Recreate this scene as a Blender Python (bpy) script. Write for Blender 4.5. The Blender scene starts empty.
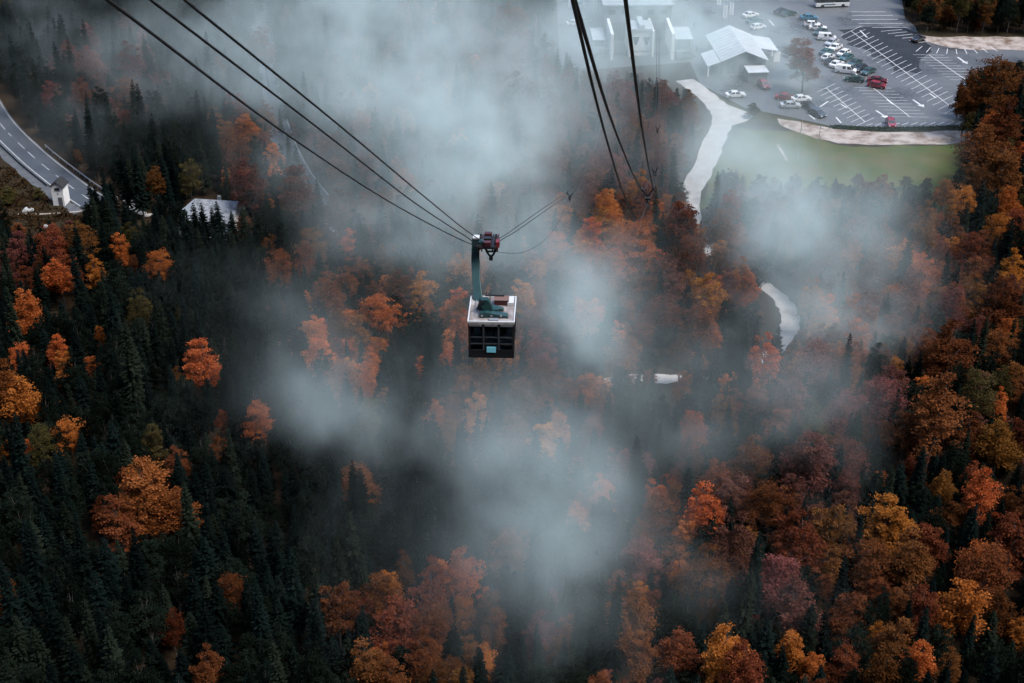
import bpy, bmesh, math, random
import numpy as np
from mathutils import Vector, Matrix
R = math.radians
random.seed(11); np.random.seed(11)
sc = bpy.context.scene
col = sc.collection

# ------------------------------------------------------------------ camera
HC, PITCH, FPX = 106.0, 30.0, 1422.2
cam_d = bpy.data.cameras.new('camera'); cam = bpy.data.objects.new('camera', cam_d); col.objects.link(cam)
cam_d.lens = 50; cam_d.sensor_width = 36; cam_d.clip_start = 0.5; cam_d.clip_end = 4000
cam.location = (0, 0, HC); cam.rotation_euler = (R(90 - PITCH), 0, 0); sc.camera = cam

# ------------------------------------------------------------------ sky, sun, exposure
SUN_EL, SUN_AZ = 58.0, 118.0          # azimuth from +Y (away from camera) towards +X
world = bpy.data.worlds.new('World'); sc.world = world; world.use_nodes = True
wn = world.node_tree.nodes; wl = world.node_tree.links
sky = wn.new('ShaderNodeTexSky'); sky.sky_type = 'NISHITA'; sky.sun_disc = False
sky.sun_elevation = R(SUN_EL); sky.sun_rotation = R(SUN_AZ)
sky.air_density = 1.0; sky.dust_density = 2.0; sky.ozone_density = 0.4; sky.altitude = 600
bg = wn['Background']; wl.new(sky.outputs[0], bg.inputs[0]); bg.inputs[1].default_value = 0.15
sun_d = bpy.data.lights.new('sun', 'SUN'); sun = bpy.data.objects.new('sun', sun_d); col.objects.link(sun)
sun_d.energy = 1.5; sun_d.angle = R(25); sun_d.color = (1.0, 0.96, 0.91)
sdir = Vector((math.sin(R(SUN_AZ)) * math.cos(R(SUN_EL)), math.cos(R(SUN_AZ)) * math.cos(R(SUN_EL)), math.sin(R(SUN_EL))))
sun.rotation_euler = sdir.to_track_quat('Z', 'Y').to_euler()
sc.view_settings.view_transform = 'Standard'; sc.view_settings.look = 'None'
sc.view_settings.exposure = 1.5; sc.view_settings.gamma = 1.0; sc.view_settings.use_curve_mapping = False
cy = sc.cycles
cy.use_denoising = True
try: cy.denoiser = 'OPENIMAGEDENOISE'
except Exception: pass
cy.use_adaptive_sampling = True; cy.adaptive_threshold = 0.02
cy.max_bounces = 5; cy.diffuse_bounces = 1; cy.glossy_bounces = 2; cy.transmission_bounces = 3
cy.transparent_max_bounces = 8; cy.volume_bounces = 3; cy.volume_step_rate = 3.0; cy.volume_max_steps = 256
cy.caustics_reflective = False; cy.caustics_refractive = False

# ------------------------------------------------------------------ geometry helpers
SP, CP = math.sin(R(PITCH)), math.cos(R(PITCH))
FW, UP = Vector((0, CP, -SP)), Vector((0, SP, CP)); CAM = Vector((0, 0, HC))
def ray(px, py): return FW + Vector((1, 0, 0)) * ((px - 512) / FPX) + UP * ((341.5 - py) / FPX)
def G(px, py, z=0.0):
    d = ray(px, py); return CAM + d * ((z - HC) / d.z)
def D(px, py, depth): return CAM + ray(px, py) * depth
def proj(p):
    v = Vector(p) - CAM; dz = v.dot(FW)
    return 512 + FPX * v.x / dz, 341.5 - FPX * v.dot(UP) / dz, dz

def tag(o, label=None, cat=None, group=None, kind=None):
    for k, v in (('label', label), ('category', cat), ('group', group), ('kind', kind)):
        if v: o[k] = v
    return o
def empty(name, loc=(0, 0, 0), rz=0.0, parent=None):
    o = bpy.data.objects.new(name, None); o.empty_display_size = .5; col.objects.link(o)
    o.location = loc; o.rotation_euler = (0, 0, rz)
    if parent: o.parent = parent
    return o
def link(name, me, parent=None, loc=(0, 0, 0), mat=None):
    o = bpy.data.objects.new(name, me); col.objects.link(o); o.location = loc
    if parent: o.parent = parent
    return o
def copy_tree(o, parent=None):
    c = o.copy(); col.objects.link(c)
    if parent: c.parent = parent
    for ch in o.children: copy_tree(ch, c)
    return c

class MB:
    def __init__(s): s.v = []; s.f = []
    def poly(s, pts):
        n = len(s.v); s.v += [tuple(p) for p in pts]; s.f.append(tuple(range(n, n + len(pts)))); return s
    def box(s, c, size, rz=0.0, taper=1.0):
        n = len(s.v); cx, cy_, cz = c; hx, hy, hz = size[0] / 2, size[1] / 2, size[2] / 2
        ca, sa = math.cos(rz), math.sin(rz)
        for k in (-1, 1):
            t = taper if k > 0 else 1.0
            for i, j in ((-1, -1), (1, -1), (1, 1), (-1, 1)):
                x, y = i * hx * t, j * hy * t
                s.v.append((cx + x * ca - y * sa, cy_ + x * sa + y * ca, cz + k * hz))
        for q in ((3, 2, 1, 0), (4, 5, 6, 7), (0, 1, 5, 4), (1, 2, 6, 5), (2, 3, 7, 6), (3, 0, 4, 7)):
            s.f.append(tuple(n + i for i in q))
        return s
    def prism(s, prof, a, b, axis='x'):
        """profile of 2-D points swept between a and b along an axis"""
        n = len(s.v); m = len(prof)
        for t in (a, b):
            for (p, q) in prof:
                s.v.append((t, p, q) if axis == 'x' else (p, t, q) if axis == 'y' else (p, q, t))
        s.f.append(tuple(range(n + m - 1, n - 1, -1))); s.f.append(tuple(range(n + m, n + 2 * m)))
        for i in range(m):
            j = (i + 1) % m; s.f.append((n + i, n + j, n + m + j, n + m + i))
        return s
    def tube(s, pts, rad, seg=8, cap=True):
        pts = [Vector(p) for p in pts]; n0 = len(s.v); m = len(pts)
        if not hasattr(rad, '__len__'): rad = [rad] * m
        for i, p in enumerate(pts):
            t = (pts[min(i + 1, m - 1)] - pts[max(i - 1, 0)]).normalized()
            a = t.cross(Vector((0, 0, 1)) if abs(t.z) < .95 else Vector((1, 0, 0))).normalized(); b = t.cross(a)
            for k in range(seg):
                w = 2 * math.pi * k / seg; s.v.append(tuple(p + (a * math.cos(w) + b * math.sin(w)) * rad[i]))
        for i in range(m - 1):
            for k in range(seg):
                k2 = (k + 1) % seg
                s.f.append((n0 + i * seg + k, n0 + i * seg + k2, n0 + (i + 1) * seg + k2, n0 + (i + 1) * seg + k))
        if cap:
            s.f.append(tuple(n0 + k for k in range(seg - 1, -1, -1))); s.f.append(tuple(n0 + (m - 1) * seg + k for k in range(seg)))
        return s
    def mesh(s, name, mat=None, smooth=False):
        me = bpy.data.meshes.new(name); me.from_pydata(s.v, [], s.f); me.update()
        bm = bmesh.new(); bm.from_mesh(me); bmesh.ops.recalc_face_normals(bm, faces=bm.faces); bm.to_mesh(me); bm.free()
        if smooth: me.polygons.foreach_set('use_smooth', [True] * len(me.polygons))
        if mat: me.materials.append(mat)
        return me
    def build(s, name, mat, parent=None, smooth=False, bevel=0.0, loc=(0, 0, 0)):
        o = link(name, s.mesh(name, mat, smooth), parent, loc)
        if bevel:
            b = o.modifiers.new('bevel', 'BEVEL'); b.width = bevel; b.segments = 2; b.limit_method = 'ANGLE'
        return o

# ------------------------------------------------------------------ materials
def mat(name, c, rough=.7, spec=.3, metal=0.0, c2=None, scale=2.0, detail=5.0, lo=.35, hi=.65, bump=0.0, coords='Object', rough2=None, bscale=None):
    m = bpy.data.materials.new(name); m.use_nodes = True; nt = m.node_tree; N = nt.nodes; L = nt.links
    b = N['Principled BSDF']; b.inputs['Base Color'].default_value = (*c, 1); b.inputs['Roughness'].default_value = rough
    b.inputs['Specular IOR Level'].default_value = spec; b.inputs['Metallic'].default_value = metal
    if c2 or bump or rough2 is not None:
        tc = N.new('ShaderNodeTexCoord'); nz = N.new('ShaderNodeTexNoise'); nz.inputs['Scale'].default_value = scale; nz.inputs['Detail'].default_value = detail
        nz.inputs['Roughness'].default_value = .62
        L.new(tc.outputs[coords], nz.inputs['Vector'])
        rp = N.new('ShaderNodeMapRange'); rp.inputs[1].default_value = lo; rp.inputs[2].default_value = hi; L.new(nz.outputs[0], rp.inputs[0])
        if c2:
            mx = N.new('ShaderNodeMix'); mx.data_type = 'RGBA'; mx.inputs[6].default_value = (*c, 1); mx.inputs[7].default_value = (*c2, 1)
            L.new(rp.outputs[0], mx.inputs[0]); L.new(mx.outputs[2], b.inputs['Base Color'])
        if rough2 is not None:
            mr = N.new('ShaderNodeMapRange'); mr.inputs[3].default_value = rough; mr.inputs[4].default_value = rough2
            L.new(rp.outputs[0], mr.inputs[0]); L.new(mr.outputs[0], b.inputs['Roughness'])
        if bump:
            n2 = N.new('ShaderNodeTexNoise'); n2.inputs['Scale'].default_value = bscale or scale * 6; n2.inputs['Detail'].default_value = 4
            L.new(tc.outputs[coords], n2.inputs['Vector'])
            bp = N.new('ShaderNodeBump'); bp.inputs['Strength'].default_value = bump; bp.inputs['Distance'].default_value = .1
            L.new(n2.outputs[0], bp.inputs['Height']); L.new(bp.outputs[0], b.inputs['Normal'])
    return m
def leaf_mat(name, c, c2, trans=.35, jitter=.3):
    """leaf colour: mix of two tones by the per-leaf attribute, brightness varied per tree"""
    m = bpy.data.materials.new(name); m.use_nodes = True; N = m.node_tree.nodes; L = m.node_tree.links
    N.remove(N['Principled BSDF']); out = N['Material Output']
    at = N.new('ShaderNodeAttribute'); at.attribute_name = 'tint'
    mx = N.new('ShaderNodeMix'); mx.data_type = 'RGBA'; mx.inputs[6].default_value = (*c, 1); mx.inputs[7].default_value = (*c2, 1)
    L.new(at.outputs['Fac'], mx.inputs[0])
    oi = N.new('ShaderNodeObjectInfo'); hs = N.new('ShaderNodeHueSaturation')
    mr = N.new('ShaderNodeMapRange'); mr.inputs[3].default_value = 1 - jitter; mr.inputs[4].default_value = 1 + jitter
    L.new(oi.outputs['Random'], mr.inputs[0]); L.new(mr.outputs[0], hs.inputs['Value'])
    mh = N.new('ShaderNodeMath'); mh.operation = 'MULTIPLY_ADD'; mh.inputs[1].default_value = 17.31; mh.inputs[2].default_value = 0
    L.new(oi.outputs['Random'], mh.inputs[0]); fr = N.new('ShaderNodeMath'); fr.operation = 'FRACT'; L.new(mh.outputs[0], fr.inputs[0])
    m2 = N.new('ShaderNodeMapRange'); m2.inputs[3].default_value = .485; m2.inputs[4].default_value = .515
    L.new(fr.outputs[0], m2.inputs[0]); L.new(m2.outputs[0], hs.inputs['Hue']); L.new(mx.outputs[2], hs.inputs['Color'])
    d = N.new('ShaderNodeBsdfDiffuse'); t = N.new('ShaderNodeBsdfTranslucent'); s = N.new('ShaderNodeMixShader'); s.inputs[0].default_value = trans
    L.new(hs.outputs[0], d.inputs[0]); L.new(hs.outputs[0], t.inputs[0]); L.new(d.outputs[0], s.inputs[1]); L.new(t.outputs[0], s.inputs[2])
    L.new(s.outputs[0], out.inputs[0]); return m
M = {}
M['floor'] = mat('forest_floor', (.016, .011, .007), .9, .1, c2=(.032, .020, .010), scale=.15, bump=.5, bscale=1.5, coords='Object')
M['clearing'] = mat('bracken_grass', (.026, .015, .008), .9, .1, c2=(.020, .019, .009), scale=.12, bump=.8, bscale=2.5)
M['meadow'] = mat('meadow_grass', (.040, .062, .012), .9, .1, c2=(.082, .068, .022), scale=.16, detail=10, lo=.36, hi=.66, bump=.6, bscale=3)
M['verge'] = mat('verge_grass', (.026, .034, .013), .9, .1, c2=(.05, .04, .02), scale=.3, detail=8, bump=.6, bscale=3)
M['gravel'] = mat('pale_gravel', (.30, .28, .26), .9, .15, c2=(.43, .41, .39), scale=.35, detail=9, bump=.5, bscale=6)
M['gravel_dirty'] = mat('brown_gravel', (.34, .295, .26), .9, .15, c2=(.13, .09, .065), scale=.34, detail=12, lo=.42, hi=.64, bump=.6, bscale=5)
M['asphalt'] = mat('wet_asphalt', (.098, .102, .104), .45, .5, c2=(.050, .053, .056), scale=.07, detail=7, lo=.46, hi=.64, rough2=.22, bump=.08, bscale=20)
M['asphalt_dark'] = mat('soaked_asphalt', (.014, .015, .016), .5, .35, c2=(.024, .025, .027), scale=.15, bump=.08, bscale=20)
M['road'] = mat('road_asphalt', (.062, .067, .071), .42, .5, c2=(.040, .044, .048), scale=.2, rough2=.3, bump=.05, bscale=20)
M['paint'] = mat('road_paint', (.52, .52, .51), .6, .3, c2=(.26, .26, .26), scale=.5, lo=.45, hi=.75)
M['concrete'] = mat('concrete', (.095, .10, .105), .85, .2, c2=(.065, .07, .075), scale=.6, bump=.2)
M['white_wall'] = mat('white_render', (.72, .71, .68), .85, .2, c2=(.55, .54, .51), scale=.5, lo=.5, hi=.8)
M['grey_wall'] = mat('grey_render', (.20, .21, .215), .85, .2, c2=(.14, .15, .155), scale=.4)
M['dark_wall'] = mat('dark_cladding', (.12, .13, .14), .7, .3, c2=(.09, .09, .1), scale=.6)
M['roof_white'] = mat('white_sheet_roof', (.46, .48, .49), .5, .35, c2=(.34, .36, .37), scale=.5, lo=.45, hi=.75)
M['roof_grey'] = mat('grey_sheet_roof', (.33, .35, .36), .5, .4, c2=(.26, .28, .29), scale=.5)
M['roof_dark'] = mat('dark_slate', (.022, .025, .027), .9, .1, c2=(.035, .035, .035), scale=3)
M['roof_worn'] = mat('worn_white_roof', (.23, .24, .25), .6, .25, c2=(.06, .065, .07), scale=.6, detail=9, lo=.48, hi=.66)
M['glass'] = mat('window_glass', (.02, .025, .03), .08, .5)
M['bark'] = mat('bark', (.055, .045, .038), .9, .1, c2=(.09, .08, .07), scale=3)
M['bark_pale'] = mat('beech_bark', (.055, .050, .046), .9, .1, c2=(.085, .078, .072), scale=3)
M['rope'] = mat('steel_rope', (.018, .02, .022), .5, .5, .4)
M['iron'] = mat('black_iron', (.02, .022, .025), .45, .4, .4)
M['galv'] = mat('galvanised', (.33, .34, .35), .45, .5, .6)
M['hanger'] = mat('teal_paint', (.009, .036, .036), .4, .45, c2=(.013, .046, .046), scale=2)
M['cabin_dark'] = mat('cabin_panel', (.010, .011, .0125), .4, .35)
M['cabin_roof'] = mat('cabin_roof', (.15, .125, .115), .6, .3, c2=(.34, .315, .30), scale=1.6, detail=7, lo=.4, hi=.65)
M['cabin_rim'] = mat('cabin_rim', (.48, .49, .49), .45, .4)
M['sign_blue'] = mat('pale_blue_sign', (.16, .50, .60), .5, .4)
M['red'] = mat('red_paint', (.13, .012, .018), .45, .4)
M['purple'] = mat('dark_red_paint', (.050, .011, .013), .45, .4)
M['brown'] = mat('brown_box', (.14, .085, .07), .6, .3)
M['rubber'] = mat('rubber', (.012, .012, .012), .8, .2)
M['floor_brightener'] = mat('floor_brightener', (.22, .24, .25), .7, .3)
M['frame'] = mat('window_frame', (.035, .04, .044), .4, .45)
M['seat'] = mat('grey_bench', (.25, .28, .29), .6, .3)
M['rock'] = mat('pale_rock', (.40, .40, .39), .9, .2, c2=(.22, .22, .21), scale=1.2, bump=.6, bscale=3)
M['dark_leaf'] = leaf_mat('dark_green_leaves', (.0034, .0062, .0046), (.0096, .0142, .0096), .15, .5)
M['hedge'] = leaf_mat('hedge_leaf', (.012, .022, .010), (.028, .036, .015), .25)
gm = bpy.data.materials.new('cabin_glass'); gm.use_nodes = True
b_ = gm.node_tree.nodes['Principled BSDF']; b_.inputs['Base Color'].default_value = (.55, .62, .64, 1); b_.inputs['Roughness'].default_value = .03
b_.inputs['Transmission Weight'].default_value = 1.0; b_.inputs['IOR'].default_value = 1.1; M['cabin_glass'] = gm
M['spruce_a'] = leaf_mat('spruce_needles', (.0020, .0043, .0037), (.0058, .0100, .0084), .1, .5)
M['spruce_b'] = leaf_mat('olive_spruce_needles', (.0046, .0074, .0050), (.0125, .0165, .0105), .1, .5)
M['orange'] = leaf_mat('orange_leaves', (.23, .056, .011), (.44, .142, .036), .35, .28)
M['rust'] = leaf_mat('rust_leaves', (.070, .0225, .0090), (.165, .057, .0205), .32, .42)
M['gold'] = leaf_mat('golden_leaves', (.125, .042, .010), (.24, .092, .026), .35, .3)
M['mauve'] = leaf_mat('dusky_red_leaves', (.078, .026, .021), (.155, .058, .043), .3, .36)
M['olive'] = leaf_mat('olive_leaves', (.030, .026, .009), (.075, .060, .021), .3, .3)

# ------------------------------------------------------------------ terrain
def smooth(a, b, x):
    t = np.clip((x - a) / (b - a), 0, 1); return t * t * (3 - 2 * t)
def terrain_h(x, y):
    x = np.asarray(x, float); y = np.asarray(y, float)
    front = np.clip(72 - y, 0, 430) * .93 + smooth(-40, -420, y) * 130          # unseen mountain the ropes come down from, also raised to block sky light
    back = smooth(480, 1500, y) * 420 + smooth(440, 520, y) * 6
    side = smooth(230, 900, np.abs(x)) * 330
    rough = (np.sin(x * .031 + 1.3) * np.cos(y * .027) + .5 * np.sin(x * .083) * np.sin(y * .071 + 2)) * 5 * smooth(0, 60, front + back + side)
    return front + back + side + rough
xs = np.unique(np.concatenate([np.linspace(-2000, -260, 30), np.linspace(-260, 260, 66), np.linspace(260, 2000, 30)]))
ys = np.unique(np.concatenate([np.linspace(-900, -100, 24), np.linspace(-100, 480, 74), np.linspace(480, 2600, 34)]))
X, Y = np.meshgrid(xs, ys); Z = terrain_h(X, Y)
nx, ny = len(xs), len(ys)
V = np.stack([X, Y, Z], -1).reshape(-1, 3)
F = [(j * nx + i, j * nx + i + 1, (j + 1) * nx + i + 1, (j + 1) * nx + i) for j in range(ny - 1) for i in range(nx - 1)]
me = bpy.data.meshes.new('ground'); me.from_pydata(V.tolist(), [], F); me.polygons.foreach_set('use_smooth', [True] * len(F)); me.materials.append(M['floor'])
tag(link('ground', me), kind='structure')

# ------------------------------------------------------------------ flat ground pieces (sheets a few mm apart)
def sheet(name, pix, z, material, wob=0.0, parent=None):
    pts = []
    n = len(pix)
    for i in range(n):
        a, b = G(*pix[i]), G(*pix[(i + 1) % n]); k = max(1, int((b - a).length / 2.5)) if wob else 1
        for q in range(k):
            p = a.lerp(b, q / k)
            if wob: p = p + Vector((random.uniform(-wob, wob), random.uniform(-wob, wob), 0))
            pts.append((p.x, p.y, z))
    bm = bmesh.new(); f = bm.faces.new([bm.verts.new(p) for p in pts]); bm.normal_update()
    if f.normal.z < 0: f.normal_flip()
    bmesh.ops.triangulate(bm, faces=bm.faces[:]); me = bpy.data.meshes.new(name); bm.to_mesh(me); bm.free(); me.materials.append(material)
    o = link(name, me, parent)
    if not parent: tag(o, kind='structure')
    return o
def smooth_path(pts, n=8):
    out = []
    for i in range(len(pts) - 1):
        p0, p1, p2, p3 = pts[max(i - 1, 0)], pts[i], pts[i + 1], pts[min(i + 2, len(pts) - 1)]
        for q in range(n):
            t = q / n
            out.append(.5 * ((2 * p1) + (p2 - p0) * t + (2 * p0 - 5 * p1 + 4 * p2 - p3) * t * t + (3 * p1 - p0 - 3 * p2 + p3) * t ** 3))
    return out + [pts[-1]]
def ribbon(name, path, off0, off1, z, material, parent=None, wob=0.0, kind='structure', wid=lambda t: 1.0):
    v = []; f = []
    for i, p in enumerate(path):
        t = (path[min(i + 1, len(path) - 1)] - path[max(i - 1, 0)]); t.z = 0; t.normalize(); nrm = Vector((-t.y, t.x, 0))
        w = wid(i / (len(path) - 1)); a = p + nrm * (off0 * w + random.uniform(-wob, wob)); b = p + nrm * (off1 * w + random.uniform(-wob, wob))
        v += [(a.x, a.y, z), (b.x, b.y, z)]
    for i in range(len(path) - 1): f.append((2 * i, 2 * i + 1, 2 * i + 3, 2 * i + 2))
    me = bpy.data.meshes.new(name); me.from_pydata(v, [], f); me.update()
    bm = bmesh.new(); bm.from_mesh(me); bmesh.ops.recalc_face_normals(bm, faces=bm.faces)
    if sum(q.normal.z for q in bm.faces) < 0: bmesh.ops.reverse_faces(bm, faces=bm.faces[:])
    bm.to_mesh(me); bm.free(); me.materials.append(material)
    o = link(name, me, parent)
    if not parent: tag(o, kind=kind)
    return o

lot_pix = [(700, 84), (690, 62), (560, 72), (556, -12), (900, -12), (905, 18), (924, 34), (934, 43), (958, 48), (1000, 46), (1040, 46), (1040, 60), (985, 66), (960, 128), (930, 129), (880, 130), (835, 127), (790, 117), (745, 108)]
parking = sheet('parking_lot', lot_pix, .02, M['asphalt'])
sheet('wet_patch', [(838, 30), (868, 27), (905, 27), (925, 38), (935, 52), (920, 60), (918, 75), (905, 70), (895, 72), (888, 64), (868, 52), (850, 45)], .026, M['asphalt_dark'], .9, parking)
sheet('meadow', [(742, 128), (800, 132), (850, 148), (980, 143), (985, 215), (850, 220), (770, 215), (700, 210), (715, 160)], .008, M['meadow'], .8)
sheet('verge', [(690, 84), (745, 107), (790, 116), (835, 126), (880, 129.5), (930, 128.5), (965, 127), (970, 140), (930, 137), (840, 134), (780, 124), (740, 120), (700, 100)], .012, M['verge'], .3)
sheet('gravel_lane', [(776, 119), (800, 122), (835, 129), (880, 133), (930, 132), (985, 128), (985, 142), (930, 144.5), (880, 145), (840, 144), (815, 138), (790, 129), (778, 125)], .016, M['gravel_dirty'], .4)
sheet('gravel_bank', [(916, 35), (925, 36), (950, 37), (985, 37), (1060, 37), (1060, 50), (1000, 50), (965, 50), (945, 47), (930, 43)], .03, M['gravel_dirty'], .6)
sheet('brown_verge', [(914, 26), (960, 29), (1060, 31), (1060, 38), (985, 38), (930, 37), (917, 34)], .024, M['clearing'], .5)
gr = smooth_path([G(*p) for p in ((684, 80), (708, 98), (722, 116), (715, 140), (703, 168), (690, 200), (700, 240), (735, 268), (768, 288), (789, 312), (785, 338), (760, 360), (716, 374), (672, 379), (620, 380), (560, 392))], 7)
ribbon('gravel_road', gr, -1.0, 1.0, .028, M['gravel'], wob=.28, wid=lambda t: 2.1 - .9 * min(1, max(0, (t - .25) / .25)) + .25 * max(0, 1 - abs(t - .62) / .1))
sheet('gravel_yard', [(684, 82), (700, 90), (752, 116), (746, 122), (730, 126), (712, 132), (716, 118), (704, 100)], .032, M['gravel'], .5)
sheet('footpath', [(776.5, 145), (778.5, 144), (788, 160), (786, 161)], .016, M['gravel_dirty'])
# left road with its painted lines
ra = smooth_path([G(*p) for p in ((-60, 20), (-30, 70), (-4, 118), (28, 152), (62, 180), (84, 196), (100, 206))], 10)
roadA = ribbon('asphalt_road', ra, -2.9, 2.9, .02, M['road'])
def dashes(path, off, length, gap, w, parent, start=0.0):
    acc = start; seg = []
    for i in range(len(path) - 1):
        a, b = path[i], path[i + 1]; L = (b - a).length
        t = (b - a).normalized(); n = Vector((-t.y, t.x, 0)); ph = acc % (length + gap)
        if ph < length:
            q = MB(); p0, p1 = a + n * off, b + n * off
            q.poly([p0 + n * w + Vector((0, 0, .026)), p1 + n * w + Vector((0, 0, .026)), p1 - n * w + Vector((0, 0, .026)), p0 - n * w + Vector((0, 0, .026))])
            q.build('centre_dash', M['paint'], parent)
        acc += L
fine = smooth_path(ra, 3)
dashes(ra, 0, 3.0, 3.4, .05, roadA)
ribbon('edge_line', ra, 2.5, 2.6, .027, M['paint'], roadA); ribbon('edge_line', ra, -2.62, -2.5, .027, M['paint'], roadA)
ribbon('road_shoulder', ra, -5.0, -2.92, .010, M['concrete'], wob=.3)
rb = smooth_path([G(*p) for p in ((262, -30), (262, 20), (265, 60), (271, 105), (288, 155), (314, 195), (352, 234))], 8)
roadB = ribbon('forest_road', rb, -2.6, 2.6, .02, M['road'])
for o_ in (-2.4, 2.27): ribbon('edge_line', rb, o_, o_ + .13, .027, M['paint'], roadB)
sheet('clearing', [(-40, 150), (0, 160), (40, 180), (78, 196), (86, 240), (60, 262), (20, 262), (-40, 240)], .006, M['clearing'], 1.0)
ribbon('dirt_path', [G(18, 214), G(40, 214), G(62, 213), G(82, 211)], -.22, .22, .014, M['gravel_dirty'], wob=.1)
ribbon('stream', smooth_path([G(*p) for p in ((124, 194), (128, 203), (135, 210), (150, 216))], 6), -.7, .7, .014, M['gravel'], wob=.5)

# ------------------------------------------------------------------ parking lot paint: every line its own piece
unit = MB().poly([(0, -.5, 0), (1, -.5, 0), (1, .5, 0), (0, .5, 0)]).mesh('stall_line', M['paint'])
def line(a, b, w=.16, z=.036, name='stall_line'):
    o = bpy.data.objects.new(name, unit); col.objects.link(o); o.parent = parking
    o.location = (a.x, a.y, z); d = b - a; o.rotation_euler = (0, 0, math.atan2(d.y, d.x)); o.scale = (Vector((d.x, d.y)).length, w, 1); return o
def spine(p0, p1, n, tick, half=(1, 1), first=0):
    a, b = G(*p0), G(*p1); line(a, b, .17, .034, 'row_line')
    for i in range(first, n + 1):
        t = i / n; c = a.lerp(b, t); px, py, _ = proj(c)
        u = G(px + tick[0], py + tick[1]) - G(px, py)
        line(c - u * half[0], c + u * half[1], .12)
spine((851, 31), (954, 109), 21, (10.2, -4.9))
spine((929, 55), (966, 80), 9, (16, 0.2))
spine((873, 88), (910, 117), 9, (18.5, 0.3))
spine((826, 88), (865, 122), 9, (9.2, -4.2))
for (x0, x1, y) in ((851, 886, 12), (852, 893, 15.5), (852, 898, 19.5), (858, 903, 23.5), (872, 908, 27.5)): line(G(x0, y), G(x1, y), .22)
for i in range(6): line(G(881 + i * 7, 31.5 + i * 2.3), G(902 + i * 5.2, 29.5 + i * 2.4), .18)
for i in range(9):
    x = 922 + i * 8.5; y = 47 + 2.6 * math.sin(i / 8 * 3.1); dx = -6 + i * 1.7; line(G(x, y - .5), G(x + dx, y + 4.5), .16)
for i in range(11):
    x = 866 + i * 9.0; line(G(x, 125.6 - i * .12), G(x + 6.5, 121.8 - i * .22 + 2), .16)
for (x0, y0, x1, y1) in ((824, 45, 829, 50), (855, 73, 860, 79), (887, 99.5, 893, 104.5), (930, 94, 936, 98), (841, 104.5, 847, 108), (809, 115, 815, 119.5), (836, 117.5, 841, 123), (860, 30.5, 867, 37.5), (769, 20, 774, 26), (820, 107, 828, 101.5)):
    line(G(x0, y0), G(x1, y1), .34, .035, 'lane_dash')
for (px, py) in ((963, 61), (919, 104), (882.5, 115)):
    a = G(px, py); q = MB(); t = (G(px + 5, py + 3.4) - a).normalized(); n = Vector((-t.y, t.x, 0)); z = Vector((0, 0, .037))
    q.poly([a - t * 2.6 - n * .22 + z, a + t * .6 - n * .22 + z, a + t * .6 - n * .8 + z, a + t * 2.2 + z, a + t * .6 + n * .8 + z, a + t * .6 + n * .22 + z, a - t * 2.6 + n * .22 + z]); q.build('lane_arrow', M['paint'], parking)

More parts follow.
